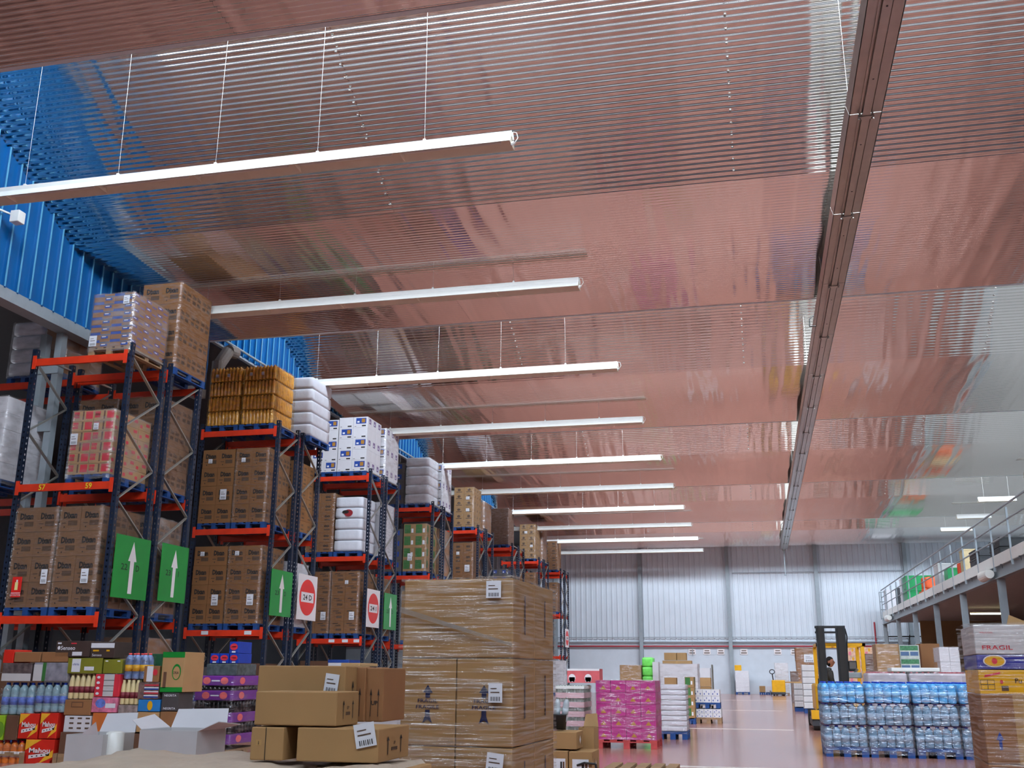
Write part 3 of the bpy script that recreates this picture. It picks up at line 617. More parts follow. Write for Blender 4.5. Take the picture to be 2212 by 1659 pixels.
# ------------------------------------------------------------------ grey battened column, fire sign, beyond-wall loads
col = struct('trim_4', None, label='grey battened steel column behind the nearest rack')
for xa in (-13.08, -12.74): ob('channel', MB().box(xa-.07, 16.35, 0, xa+.07, 16.37, 7.4, M_GREY).box(xa-.07, 16.37, 0, xa-.055, 16.5, 7.4, M_GREY).box(xa+.055, 16.37, 0, xa+.07, 16.5, 7.4, M_GREY), col)
for i in range(6): ob('batten_plate', MB().box(-13.15, 16.335, .95+1.13*i, -12.67, 16.35, 1.15+1.13*i, M_GREY), col)
p = at(35, 1268, Y=15.4)
fs_ = MB().box(-.09, 0, -.17, .09, .01, .17, M_SIGNR); fs_.quad((-.03, -.002, -.05), (.03, -.002, -.05), (.03, -.002, .08), (-.03, -.002, .08), mat('pale_yellow', (240, 226, 150), var=0)).quad((-.012, -.002, .08), (.02, -.002, .08), (.02, -.002, .12), (-.012, -.002, .12), M_SIGNW).quad((-.09, -.002, -.105), (.09, -.002, -.105), (.09, -.002, -.095), (-.09, -.002, -.095), M_SIGNW).text('EXTINTOR', (0, -.003, -.135), (1, 0, 0), (0, 0, 1), .03, M_SIGNW)
tag(ob('fire_extinguisher_sign', fs_, None, p), 'small red fire extinguisher sign hung on the leftmost rack upright', 'sign')
sack_load('white wrapped stack beyond the wall, top beam left of the grey column', -14.15, -13.42, ry(0,1), D_, Z3, 4, .28, None, M_FILM2)
load('grey-brown carton load beyond the wall, top beam behind the grey column', 'plainred', -13.38, -12.88, ry(0,1), D_, Z3, 2, 3, 4, .25, M_PALB, M_FILM2)
load('pale bottle-grey wrapped load at the left edge, middle beam', 'white', -13.72, -12.95, ry(0,0), D_, Z2, 2, 3, 5, .3, M_PALB, M_FILM2)
load('white carton load at the left edge, lowest beam', 'white', -13.6, -12.78, ry(0,1), D_, Z1, 2, 3, 5, .3, M_PALB, M_FILM2)
# small white junction box high on the blue wall
jb = thing('junction_box', 'small white box on an arm high on the blue wall', 'box', tuple(at(38, 470, X=XW+.35)))
ob('casing', MB().cbox(-.09, -.09, -.11, .09, .09, .11, M_WHITE, .015), jb); ob('arm', MB().tube((-.08, 0, .05), (-.33, -.3, .12), .02, M_WHITE), jb)
dp = tag(ob('vent_pipe', MB().tube((0, 0, .4), (0, 0, 1.4), .15, mat('dull_grey_pipe', (110, 100, 94)), 14).tube((0, 0, 1.3), (.1, .25, 1.75), .15, mat('dull_grey_pipe', (110, 100, 94)), 14).tube((.1, .25, 1.75), (.1, .6, 1.8), .15, mat('dull_grey_pipe', (110, 100, 94)), 14), None, (XW+.17, at(474, 760, X=XW+.17).y, 7.0)), 'fat grey vent pipe bending under the roof behind the tall carton load', 'pipe')
# floor-level stock under the racks
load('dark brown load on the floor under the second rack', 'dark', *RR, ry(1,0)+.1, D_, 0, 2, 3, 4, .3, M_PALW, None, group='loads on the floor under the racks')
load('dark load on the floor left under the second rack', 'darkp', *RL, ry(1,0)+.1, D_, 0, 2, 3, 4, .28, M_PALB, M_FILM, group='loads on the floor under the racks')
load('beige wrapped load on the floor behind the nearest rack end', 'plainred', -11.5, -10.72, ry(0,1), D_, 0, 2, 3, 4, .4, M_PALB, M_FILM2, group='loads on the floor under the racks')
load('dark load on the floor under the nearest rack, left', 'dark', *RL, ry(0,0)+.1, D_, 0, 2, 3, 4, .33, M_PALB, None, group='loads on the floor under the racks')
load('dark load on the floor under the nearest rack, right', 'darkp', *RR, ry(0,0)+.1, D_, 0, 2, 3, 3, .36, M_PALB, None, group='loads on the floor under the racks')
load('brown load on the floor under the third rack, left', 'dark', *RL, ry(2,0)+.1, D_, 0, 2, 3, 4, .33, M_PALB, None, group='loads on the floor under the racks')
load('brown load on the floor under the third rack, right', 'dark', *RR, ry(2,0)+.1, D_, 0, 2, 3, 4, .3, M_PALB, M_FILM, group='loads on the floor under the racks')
load('white load on the floor at the far end of the racks', 'white', -11.4, -10.5, ry(7,0), D_, 0, 2, 3, 4, .42, M_PALB, M_FILM2, group='loads on the floor under the racks')
# ------------------------------------------------------------------ mezzanine on the right
XM, ZM = 6.4*RS, H+2.52*RS
mz = struct('trim_5', None, label='grey steel mezzanine with white toe boards and tube railing')
ob('deck', MB().box(XM+.1, 8, ZM+.12, XE, 64.4, ZM+.36, mat('mezzanine_deck', (150, 148, 146), var=.06)), mz)
ob('fascia_beam', MB().box(XM-.02, 8, ZM, XM+.18, 64.4, ZM+.03, M_GREY).box(XM+.06, 8, ZM, XM+.09, 64.4, ZM+.36, M_GREY).box(XM-.02, 8, ZM+.33, XM+.18, 64.4, ZM+.36, M_GREY), mz)
for y in [v*RS for v in (13.8, 19.4, 25.0, 30.6, 36.2, 41.6, 47.2, 52.8, 58.3)]:
    ob('column', MB().box(XM, y-.09, 0, XM+.2, y-.075, ZM, M_GREY).box(XM, y+.075, 0, XM+.2, y+.09, ZM, M_GREY).box(XM+.09, y-.075, 0, XM+.11, y+.075, ZM, M_GREY).box(XM-.05, y-.14, 0, XM+.25, y+.14, .02, M_GREY), mz)
postm = MB().box(-.025, -.025, 0, .025, .025, 1.5, M_GREY).box(-.03, -.05, -.1, .03, .05, .02, M_GREY).mesh('rail_post')
toem = MB().box(-.008, .06, 0, .008, 2.23, .32, M_WHITE).mesh('toe_board')
brkm = MB().box(-.06, -.02, -.03, 0, .02, 0, M_DKGREY).box(-.012, -.015, -.12, 0, .015, -.03, M_DKGREY).mesh('rail_clip')
y = 57.6*RS
while y > 9:
    ob('rail_post', postm, mz, (XM-.05, y, ZM+.3)); ob('toe_board', toem, mz, (XM-.06, y-2.29, ZM+.33)); ob('rail_clip', brkm, mz, (XM-.04, y-1.0, ZM+.33)); y -= 2.29
for z in (H+4.22*RS, H+3.85*RS, H+3.48*RS): ob('rail', MB().tube((XM-.05, 8.5, z), (XM-.05, 57.6*RS, z), .03 if z > 5.5 else .025, M_GREY), mz)
ye = 58.5*RS; er = MB().tube((XM-.05, ye, ZM+.3), (XM-.05, ye, H+4.2*RS), .025, M_GREY)
for z in (H+4.2*RS, H+3.7*RS, H+3.3*RS): er.tube((XM-.05, ye, z), (XM+3, ye, z), .025, M_GREY)
ob('end_rail', er, mz)
for y in (31.2*RS, 54.6*RS):
    t = thing('flood_lamp', 'white drum floodlight under the mezzanine edge, %s' % ('nearer one' if y < 45 else 'farther one'), 'lamp', (XM-.16, y, ZM+.16), 0, 'drum floodlights')
    ob('drum', MB().tube((0, -.5, 0), (0, .5, 0), .13, M_WHITE, 16, .17), t); ob('bracket', MB().box(0, .35, -.1, .16, .42, .1, M_GREY).tube((0, .5, 0), (0, .75, -.02), .03, M_DKGREY), t)
tl = thing('tube_lamp', 'lit tube lamp under the mezzanine ceiling', 'lamp', (9.2*RS, 46.5*RS, ZM-.12)); ob('housing', MB().box(-.75, -.06, .05, .75, .06, .12, M_WHITE), tl)
ob('tube', MB().tube((-.72, 0, .02), (.72, 0, .02), .035, mat('lit_tube', (255, 244, 190), var=0, emit=14)), tl)
ob('hanger', MB().tube((-.5, 0, .12), (-.5, 0, .22), .01, M_GREY).tube((.5, 0, .12), (.5, 0, .22), .01, M_GREY), tl)
# things kept on the mezzanine
ZD = ZM+.36
M_GRNB = mat('green_plastic', (24, 150, 84), rough=.4, var=.06); M_ORB = mat('orange_plastic', (224, 92, 44), rough=.45, var=.15, scale=6)
def mezz(px, pw, ytop, h, builder, nm, lb, cat):
    X = XM+.8; p = at(px, ytop, X=X); h = max(.4, p.z-ZD); t = thing(nm, lb, cat, (X, p.y, ZD), 0, 'things kept on the mezzanine'); builder(t, pw, h); return t
def crate_stack(m, n):
    def f(t, w_, h):
        for i in range(n):
            z = h/n*i; ob('crate', MB().box(-w_/2, -w_/2, z, w_/2, w_/2, z+h/n-.02, m).box(-w_/2-.015, -w_/2-.015, z+h/n-.07, w_/2+.015, w_/2+.015, z+h/n-.03, m).box(-w_/2-.01, -w_*.1, z+.1, -w_/2+.01, w_*.1, z+.15, M_DKGREY), t)
    return f
def bundle(m):
    def f(t, w_, h):
        r = random.Random(int(w_*100))
        for i in range(5): ob('bundle_roll', sack_mesh(w_*.5, .5, h*.5, m).mesh('bundle_roll', True), t, (r.uniform(-.2, .2), (i % 3-1)*w_*.5, (i//3)*h*.42), r.uniform(-.4, .4))
    return f
mezz(1932, 1.1, 1274, 0, crate_stack(M_WCARD, 1), 'white_box', 'white box at the far end of the mezzanine', 'box')
mezz(1952, .8, 1270, 0, crate_stack(M_DKGREY, 1), 'dark_machine', 'dark appliance left of the green crates on the mezzanine', 'appliance')
mezz(1964, .9, 1250, 0, crate_stack(M_WCARD, 2), 'white_box', 'taller white box just before the green crates on the mezzanine', 'box')
mezz(1987, 1.5, 1245, 0, crate_stack(M_GRNB, 2), 'green_crate', 'big green crates on the far half of the mezzanine', 'crate')
mezz(2016, 1.9, 1246, 0, bundle(M_ORB), 'orange_bundle', 'orange bundle next to the big green crates', 'bundle')
mezz(2051, 1.1, 1218, 0, crate_stack(M_GCARD, 1), 'grey_box', 'grey box in the middle of the mezzanine', 'box')
mezz(2065, .8, 1227, 0, crate_stack(M_GRNB, 1), 'green_crate', 'small green crate between grey box and orange bundles', 'crate')
mezz(2086, 1.3, 1215, 0, bundle(mat('dark_orange_plastic', (204, 70, 34), var=.15)), 'orange_bundle', 'dark orange bundle left of the cream carton on the mezzanine', 'bundle')
mezz(2101, .8, 1187, 0, crate_stack(mat('cream_card', (214, 196, 150)), 1), 'cream_box', 'cream carton behind the orange bundles', 'box')
mezz(2122, 1.2, 1198, 0, bundle(M_ORB), 'orange_bundle', 'nearest orange bundle on the mezzanine', 'bundle')
mezz(2160, 1.6, 1186, 0, crate_stack(M_DKGREY, 3), 'dark_rack', 'dark stacked frames beyond the nearest orange bundle on the mezzanine', 'frames')
mezz(2200, 1.4, 1164, 0, crate_stack(M_BLACK, 3), 'dark_rack', 'black stacked frames at the right edge of the mezzanine', 'frames')
px_ = at(1990, 1370, Y=62).x
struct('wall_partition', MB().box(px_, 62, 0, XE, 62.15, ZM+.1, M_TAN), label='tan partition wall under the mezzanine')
# black metal stair and shelving under the mezzanine end
st = thing('metal_shelving', 'black open metal shelving under the far end of the mezzanine', 'shelving', (7.9, 64.8, 0))
for x in (-.6, 2.4): 
    for yy in (0, .7): ob('post', MB().box(x-.04, yy-.04, 0, x+.04, yy+.04, 3.6, M_BLACK), st)
for z in (.9, 1.5, 2.1, 2.7, 3.3): ob('shelf', MB().box(-.6, 0, z, 2.4, .7, z+.04, M_BLACK), st)
for xa, xb in ((.1, .6), (1.4, .9)): ob('ladder_rail', MB().bar((xa, -.1, .3), (xb, -.1, 3.4), .05, .04, M_DKGREY), st)
# ------------------------------------------------------------------ floor stock
def gx(px, Y, y=1500): return at(px, y, Y=Y).x
def gz(py, Y, x=1500): return at(x, py, Y=Y).z
G = 'stock standing on the open floor'
# magenta load
KINDS['magenta'] = (mat('magenta_carton', (172, 42, 122), rough=.4, var=.04), [('f', 'p', [(.3, .22), (.7, .22), (.6, .42), (.5, .56), (.4, .42)], M_GOLDINK), ('f', 'r', .46, .62, .54, .66, M_INK), ('r', 'p', [(.3, .22), (.7, .22), (.6, .42), (.5, .56), (.4, .42)], M_GOLDINK)])
Yp = at(1352, 1618, Z=0).y
load('magenta carton load wrapped in clear film on the open floor', 'magenta', gx(1287, Yp), gx(1416, Yp), Yp, .95, 0, 4, 4, 5, (gz(1470, Yp, 1350)-.14)/5, M_PALR, M_FILM, (), 0, G)
# drinks pallets left of it, red boxes on top
M_CAN = mat('silver_green_cans', (150, 160, 150), rough=.3, metal=.4, var=.4, scale=22); M_PINKT = mat('pale_pink_tray', (214, 176, 182), rough=.5, var=.1)
t = thing('drinks_stack', 'tall stack of pale drink trays behind the magenta load', 'drinks stack', ((gx(1200, 18.4)+gx(1262, 18.4))/2, 18.8, 0), 0, G)
wd_ = gx(1262, 18.4)-gx(1200, 18.4); pallet(t, wd_, .8, M_PALB)
tray_m = MB().box(-wd_/2, -.4, 0, wd_/2, .4, .09, M_PINKT); cans_m = MB()
for i in range(10):
    cans_m.lathe([(.03, 0), (.034, .01), (.034, .1), (.025, .125)], -wd_/2+.035+(wd_-.07)*i/9, -.36, M_CAN, 8); cans_m.lathe([(.03, 0), (.034, .01), (.034, .1), (.025, .125)], wd_/2-.04, -.36+.72*i/9, M_CAN, 8)
tray_m = tray_m.mesh('tray'); cans_m = cans_m.mesh('can_row')
nt_ = 5; hh = (gz(1488, 18.4, 1230)-.14)/nt_
for i in range(nt_): ob('tray', tray_m, t, (0, 0, .14+hh*i)); ob('can_row', cans_m, t, (0, 0, .14+hh*i+.09))
ob('tray', MB().box(-wd_/2, -.4, 0, wd_/2, .4, .05, M_WHITE), t, (0, 0, .14+hh*nt_))
film_box(t, wd_, .8, .1, .14+hh*nt_+.04, M_FILM)
for i, px in enumerate((1239, 1274)):
    m = MB(); w_ = gx(1294, 18.8)-gx(1259, 18.8)
    prints(m.box(-w_/2, -.2, 0, w_/2, .2, .24, mat('faded_red_card', (206, 92, 96), var=.1)), w_, .4, .24, [('f', 'e', .3, .35, .22, .28, M_SIGNW), ('f', 'R', .12, .1, .48, .4, M_SIGNW), ('f', 'e', .22, .22, .07, .16, M_INK), ('f', 'e', .4, .22, .07, .16, M_INK), ('f', 'r', 0, .86, 1, 1, M_SIGNW)])
    tag(ob('red_carton', m, None, (gx(px+4, 18.8), 19.0, gz(1475, 18.8, 1250))), ('left' if i == 0 else 'right')+' red box with white goggle print on the drink trays', 'box', 'red boxes on the drink trays')
# paper sacks pallet, twin white loads
sack_load('pale flat sacks stacked beside the magenta load', gx(1419, 20.3), gx(1482, 20.3), 20.3, .75, 0, 9, (gz(1480, 20.3)-.14)/9, None, M_FILM, M_PALB, mat('pale_paper_sack', (206, 202, 208), var=.08, scale=8), G)
KINDS['wprint'] = (M_WCARD, [('f', 'r', .15, .2, .25, .45, M_BLUEINK), ('f', 'r', .7, .2, .8, .45, M_BLUEINK), ('f', 'r', .4, .55, .48, .8, M_BLUEINK)])
Yq = at(1530, 1563, Z=0).y; xa, xb = gx(1501, Yq, 1540), gx(1558, Yq, 1540)
load('lower of two stacked white carton loads on a wooden pallet', 'wprint', xa+.02, xb, Yq, .8, 0, 3, 2, 2, (gz(1531, Yq)-.14)/2, M_PALW, None, (), 0, G)
load('upper white carton load standing on a blue pallet', 'wprint', xa, xb-.02, Yq, .8, gz(1530, Yq)+.0, 3, 2, 2, (gz(1489, Yq)-gz(1530, Yq)-.14)/2, M_PALB, None, (), 0, G)
load('multicoloured half load left of the stacked white cartons', 'brgrn', gx(1480, 26.5), gx(1500, 26.5), 26.5, .6, 0, 1, 2, 4, .24, M_PALB, None, (), 0, G)
# far group by the end wall
Yh = 37
load('brown open carton load in the far group', 'plain', gx(1340, Yh), gx(1386, Yh), Yh, .9, 0, 1, 2, 2, (gz(1437, Yh)-.14)/2, M_PALW, M_FILM, (), 0, G)
sack_load('bright green sack stack in the far group', gx(1387, Yh), gx(1411, Yh), Yh+.2, .8, 0, 5, (gz(1421, Yh)-.14)/5, None, None, M_PALW, mat('lime_plastic', (120, 226, 96), rough=.4, var=.2, scale=5), G)
load('white carton load between green sacks and grey crate', 'white', gx(1411, Yh), gx(1424, Yh), Yh, .8, 0, 1, 2, 3, (gz(1430, Yh)-.14)/3, M_PALW, None, (), 0, G)
load('big grey wrapped crate with cartons on top', 'white', gx(1427, Yh-2), gx(1509, Yh-2), Yh-2, 1.1, 0, 2, 2, 2, (gz(1434, Yh-2)-.14)/2, M_PALW, M_FILM2, (), 0, G)
for i, (pa, pb, ya_, yb_) in enumerate(((1436, 1464, 1410, 1426), (1464, 1485, 1410, 1426), (1432, 1496, 1427, 1434))):
    w_ = gx(pb, Yh-1.6)-gx(pa, Yh-1.6)-.02; z = gz(yb_, Yh-1.6)
    tag(ob('carton', carton_mesh(w_, .6, gz(ya_, Yh-1.6)-z, M_CARD, [('f', 'r', .48, 0, .52, 1, M_TAPE)], 'plaintape%d' % i), None, (gx((pa+pb)/2, Yh-1.6), Yh-1.2, z)), ['left upper carton on the big grey crate', 'right upper carton on the big grey crate', 'long flat carton on the big grey crate'][i], 'carton', 'cartons on the grey crate')
load('small brown carton before the big grey crate', 'plain', gx(1436, Yh-4), gx(1462, Yh-4), Yh-4, .5, 0, 1, 1, 2, (gz(1464, Yh-4)-.14)/2, M_PALW, None, (), 0, G)
# roll cage
Yr = 38
rc = thing('roll_cage', 'wire roll cage with brown and white cartons in the far group', 'roll cage', (gx(1526, Yr), Yr, 0), 0, G); wr = (gx(1541, Yr)-gx(1511, Yr))/2; hr = gz(1436, Yr)
ob('base', MB().box(-wr, -.4, .12, wr, .4, .18, M_GALV), rc)
for x in (-wr+.05, wr-.05):
    for yy in (-.33, .33): ob('castor', MB().tube((x-.02, yy, .06), (x+.02, yy, .06), .06, M_RUBBER, 10), rc)
cg = MB()
for x in (-wr, wr):
    for yy in (-.38, 0, .38): cg.tube((x, yy, .15), (x, yy, hr), .018, M_GALV, 6)
    for z in (.5, .9, 1.3, hr): cg.tube((x, -.38, z), (x, .38, z), .012, M_GALV, 6)
ob('side_frame', cg, rc)
for i, (m, z0, z1) in enumerate(((M_CARD, .18, .75), (M_CARD3, .75, 1.05), (M_WCARD, 1.05, hr-.1))): ob('carton', MB().box(-wr+.04, -.35, z0, wr-.06, .35, z1-.01, m), rc)
# loads at the foot of the end wall
Yz = 65.2
load('mixed white load with a yellow top at the end wall', 'white', gx(1590, Yz), gx(1620, Yz), Yz, .8, 0, 2, 2, 4, (gz(1449, Yz, 1600)-.14)/4, M_PALB, M_FILM, (), 0, G)
tag(ob('yellow_carton', MB().cbox(-.2, -.2, 0, .2, .2, .32, M_YELLOW, .01), None, (gx(1597, Yz), Yz+.35, gz(1449, Yz, 1600)+.01)), 'small yellow box on the white load at the end wall', 'box')
load('orange and white crates low at the end wall', 'plain', gx(1641, Yz), gx(1654, Yz), Yz, .6, 0, 1, 1, 1, .35, M_PALB, None, (), 0, G)
load('blue and white crates low at the end wall', 'wblue', gx(1655, Yz), gx(1668, Yz), Yz, .6, 0, 1, 1, 1, .35, M_PALB, None, (), 0, G)
load('white plastic-wrapped load behind the yellow pallet truck', 'white', gx(1677, 63.6), gx(1706, 63.6), 63.6, .9, 0, 2, 2, 4, (gz(1432, 63.6, 1690)-.14)/4, M_PALW, M_FILM2, (), 0, G)
# yellow powered pallet truck
Yt = at(1683, 1503, Z=0).y+.4; t = thing('pallet_truck', 'yellow powered pallet truck in front of the end wall', 'pallet truck', (gx(1683, Yt), Yt, 0)); wt_ = (gx(1698, Yt)-gx(1669, Yt))/2
ob('body', MB().cbox(-wt_, -.35, .12, wt_, .35, gz(1469, Yt, 1680), M_YELLOW, .04), t); ob('chassis', MB().cbox(-wt_-.08, -.4, .06, wt_, .4, .2, M_DKGREY, .02), t)
for x in (-wt_+.1, wt_-.1): ob('wheel', MB().tube((x-.05, -.3, .1), (x+.05, -.3, .1), .1, M_RUBBER, 12), t)
ob('fork', MB().box(-.3, .35, .06, -.15, 1.4, .12, M_DKGREY).box(.15, .35, .06, .3, 1.4, .12, M_DKGREY), t)
zt = gz(1469, Yt, 1680); tb = ob('tiller', MB().tube((-wt_+.1, -.2, zt-.1), (-wt_+.05, -.4, zt+.35), .03, M_BLACK, 8), t)
ob('handle', MB().path([Vector((-wt_+.05+.14*math.cos(a), -.4, zt+.45+.12*math.sin(a))) for a in [i*PI/6 for i in range(13)]], .025, M_BLACK, 6), tb)
# white tray trolleys right of the gangway
KINDS['trays'] = (mat('white_slat_tray', (222, 222, 222), var=.05), [('f', 'r', .06+.11*i, .15, .1+.11*i, .8, M_GCARD) for i in range(8)]+[('f', 'r', 0, 0, 1, .07, M_DKGREY)])
for lb, pa, pb, Yk, yt, n in (('short stack of white slatted trays with a board on top', 1716, 1735, 36.5, 1476, 4), ('tall stack of white slatted trays left of the forklift', 1736, 1764, 35.0, 1436, 7)):
    load(lb, 'trays', gx(pa, Yk), gx(pb, Yk), Yk, .8, 0, 1, 2, n, (gz(yt, Yk, 1730)-.14)/n, M_PALB, None, (), 0, G)
tag(ob('board', MB().box(-.35, -.3, 0, .35, .3, .04, M_CARD3), None, (gx(1722, 36.5), 36.9, gz(1476, 36.5, 1730)+.005)), 'pale board lying on the short tray stack', 'board')
load('grey carton stack behind the short tray stack', 'dark', gx(1711, 41), gx(1727, 41), 41, .7, 0, 1, 2, 3, (gz(1450, 41, 1715)-.14)/3, M_PALW, M_FILM2, (), 0, G)
load('tall wrapped carton load behind the trays', 'plainred', gx(1724, 44), gx(1773, 44), 44, 1.0, 0, 2, 2, 4, (gz(1399, 44, 1740)-.14)/4, M_PALW, M_FILM, ((.6, .8, .4, .3),), 0, G)
KINDS['pinky'] = (mat('pink_yellow_card', (232, 190, 160), var=.2, scale=8), [('f', 'r', .1, .1, .4, .5, mat('hot_pink', (236, 130, 150))), ('f', 'e', .6, .7, .12, .2, M_YELLOW)])
load('pink and yellow printed load behind the forklift', 'pinky', gx(1820, 46), gx(1893, 46), 46, 1.0, 0, 4, 2, 6, (gz(1398, 46, 1850)-.14)/6, M_PALW, None, (), 0, G)
load('grey-brown load between forklift and wrapped carton wall', 'dark', gx(1876, 40), gx(1897, 40), 40, .8, 0, 1, 2, 3, (gz(1412, 40, 1885)-.14)/3, M_PALW, M_FILM, (), 0, G)
Yc = 32
load('big plain carton load with a pale wrapped edge', 'plain', gx(1900, Yc), gx(1951, Yc), Yc, 1.0, 0, 1, 1, 2, (gz(1391, Yc, 1930)-.14)/2, M_PALW, M_FILM, (), 0, G)
KINDS['jars'] = (mat('green_white_jars', (196, 206, 200), var=.15, scale=9), [('f', 'r', .05, .6, .95, .95, mat('leaf_green', (70, 130, 90), var=.3, scale=20)), ('f', 'r', .06, .2, .48, .5, mat('slate_blue_label', (84, 112, 150))), ('f', 'r', .54, .2, .94, .5, mat('slate_blue_label', (84, 112, 150)))])
load('green and white jar load between two carton loads', 'jars', gx(1952, Yc), gx(1996, Yc), Yc+.1, .9, 0, 1, 2, 5, (gz(1393, Yc, 1970)-.14)/5, M_PALB, None, (), 0, G)
load('brown carton load behind the mezzanine column', 'plainred', gx(1998, Yc+1), gx(2040, Yc+1), Yc+1, 1.0, 0, 1, 1, 2, (gz(1390, Yc+1, 2010)-.14)/2, M_PALW, None, (), 0, G)
load('white carton load right of the mezzanine column', 'white', gx(2038, 27), gx(2082, 27), 27, .9, 0, 2, 2, 5, (gz(1398, 27, 2060)-.14)/5, M_PALB, M_FILM, (), 0, G)
# ------------------------------------------------------------------ bottled water in the right foreground
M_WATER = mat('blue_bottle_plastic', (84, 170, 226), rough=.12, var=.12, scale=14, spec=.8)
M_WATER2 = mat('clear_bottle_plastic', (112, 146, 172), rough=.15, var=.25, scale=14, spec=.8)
M_CAP = mat('blue_cap', (16, 66, 190), rough=.4, var=.03)
M_WLAB = mat('pale_bottle_label', (206, 222, 240), rough=.4, var=.05)
def bottle_mesh(r, h, m, cap=None, lab=None, n=10):
    cap = cap or M_CAP; lab = lab or M_WLAB
    mb = MB().lathe([(r*.85, 0), (r, .012), (r, h*.2), (r*.94, h*.22), (r, h*.24), (r, h*.62), (r*.95, h*.65), (r*.99, h*.7), (r*.86, h*.82), (r*.5, h*.91), (r*.34, h*.95)], 0, 0, m, n)
    mb.lathe([(r*1.01, h*.3), (r*1.01, h*.55)], 0, 0, lab, n); mb.lathe([(r*.42, h*.93), (r*.42, h)], 0, 0, cap, n)
    return mb.mesh('bottle', True)
Yg = at(1900, 1637, Z=0).y
xw0, xw1 = gx(1780, Yg, 1600), gx(2088, Yg, 1600); ww = (xw1-xw0)/3.12
hl = (gz(1471, Yg, 1850)-.14)/3; rb = ww/5/2-.002
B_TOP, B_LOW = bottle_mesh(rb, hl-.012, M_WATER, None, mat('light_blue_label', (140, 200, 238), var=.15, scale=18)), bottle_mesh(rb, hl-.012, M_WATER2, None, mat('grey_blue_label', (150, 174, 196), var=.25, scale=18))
film_w = mat('glossy_pack_film', (226, 238, 250), rough=.1, var=0, bump=1., bscale=8, alpha=(.08, .6), stretch=(1, 1, 4), milk=.3)
wl_ = ['leftmost pallet of blue water bottles beside the forklift', 'second pallet of blue water bottles from the forklift', 'third pallet of blue water bottles from the forklift', 'pallet of blue water bottles half hidden by the right wrapped load']
for k in range(4):
    t = thing('water_load', wl_[k], 'pallet load', (xw0+ww*(k+.5)+.012*k, Yg+.42, 0), (.012, -.01, .006, 0)[k], 'pallets of blue water bottles'); pallet(t, ww-.03, .84, M_PALB)
    for iz in range(3):
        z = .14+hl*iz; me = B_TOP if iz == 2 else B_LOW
        for iy in range(7):
            for ix in range(5):
                if iy > 0 and iz < 2 and ix > 0: continue
                ob('bottle', me, t, (-ww/2+rb+.004+2*rb*ix, -.42+rb+iy*2*rb, z))
        ob('layer_sheet', MB().box(-ww/2+.005, -.415, z+hl-.009, ww/2-.005, .41, z+hl-.006, mat('dull_violet_board', (118, 84, 118))), t) if iz < 2 else None
        film_box(t, ww-.014, .84, .04 if iz == 0 else z+.01, z+hl-(.06 if iz == 2 else .02), film_w, .004, topopen=True, nz=6, wob=.008)
M_REDCAP = mat('red_caps', (176, 60, 70), var=.1)
Yk = Yg+1.9
for k, (pa, pb, lb) in enumerate(((1876, 1965, 'wrapped drink packs with red caps behind the water, left'), (1966, 2100, 'wrapped drink packs with red caps behind the water, right'))):
    x0_, x1_ = gx(pa, Yk), gx(pb, Yk); t = thing('drinks_load', lb, 'pallet load', ((x0_+x1_)/2, Yk+.4, 0), 0, 'wrapped drink packs behind the water'); pallet(t, x1_-x0_, .8, M_PALW); w_ = x1_-x0_
    zt_ = gz(1450, Yk, 1900); hh_ = (zt_-.14)/3
    for i in range(3): ob('drink_pack', MB().cbox(-w_/2+.01, -.39, .14+hh_*i, w_/2-.01, .39, .14+hh_*(i+1)-.03, mat('cloudy_pack', (206, 194, 200), rough=.25, var=.12, scale=8), .03), t)
    cp = MB()
    for i in range(int(w_/.09)):
        for j in range(4): cp.lathe([(.016, 0), (.016, .022)], -w_/2+.06+.09*i, -.33+.2*j, M_REDCAP, 8)
    c_ = ob('cap_row', cp, t, (0, 0, zt_-.03)); film_box(t, w_, .8, .2, zt_, M_FILM2)
tag(ob('foam_sheet', MB().cbox(gx(1932, Yk), Yk+.1, zt_+.0, gx(2038, Yk), Yk+.7, zt_+.06, M_WHITE, .01), None), 'white foam sheets lying on the drink packs behind the water', 'sheet')
# ------------------------------------------------------------------ forklift (reach truck) with driver
Yf_ = at(1762, 1578, Z=0).y+.9; xm = gx(1803, Yf_); ft = thing('forklift', 'yellow and black forklift with a raised black mast behind the water', 'forklift', (xm, Yf_, 0))
hx = lambda px, dy=0: gx(px, Yf_+dy)-xm
hz = lambda py, dy=0: gz(py, Yf_+dy, 1800)
for pa, pb in ((1772, 1790), (1815, 1836)): ob('mast_rail', MB().box(hx(pa), -.1, .25, hx(pb), .08, hz(1352), M_BLACK).box(hx(pa)+.04, -.13, .3, hx(pb)-.04, -.1, hz(1356), M_RUBBER), ft)
for ya_, yb_ in ((1352, 1357), (1364, 1368)): ob('mast_crossbar', MB().box(hx(1770), -.06, hz(yb_), hx(1836), .06, hz(ya_), M_BLACK), ft)
ob('hydraulic_hose', MB().path([(hx(1836), -.05, hz(1358)), (hx(1837)+.02, -.05, hz(1375)), (hx(1834)+.03, -.05, hz(1400)), (hx(1835), -.05, hz(1470))], .015, M_BLACK, 6), ft)
ob('carriage', MB().box(hx(1770), -.18, .25, hx(1838), -.1, .6, M_BLACK), ft)
for px in (1782, 1822): ob('fork', MB().box(hx(px)-.06, -1.2, .06, hx(px)+.06, -.15, .11, M_DKGREY).box(hx(px)-.06, -.2, .06, hx(px)+.06, -.15, .6, M_DKGREY), ft)
ob('body', MB().cbox(hx(1763), .3, .35, hx(1874), 2.0, hz(1483)+.05, M_YELLOW, .05), ft)
ob('lower_skirt', MB().cbox(hx(1764), .25, .12, hx(1874), 2.0, .42, M_RUBBER, .03), ft)
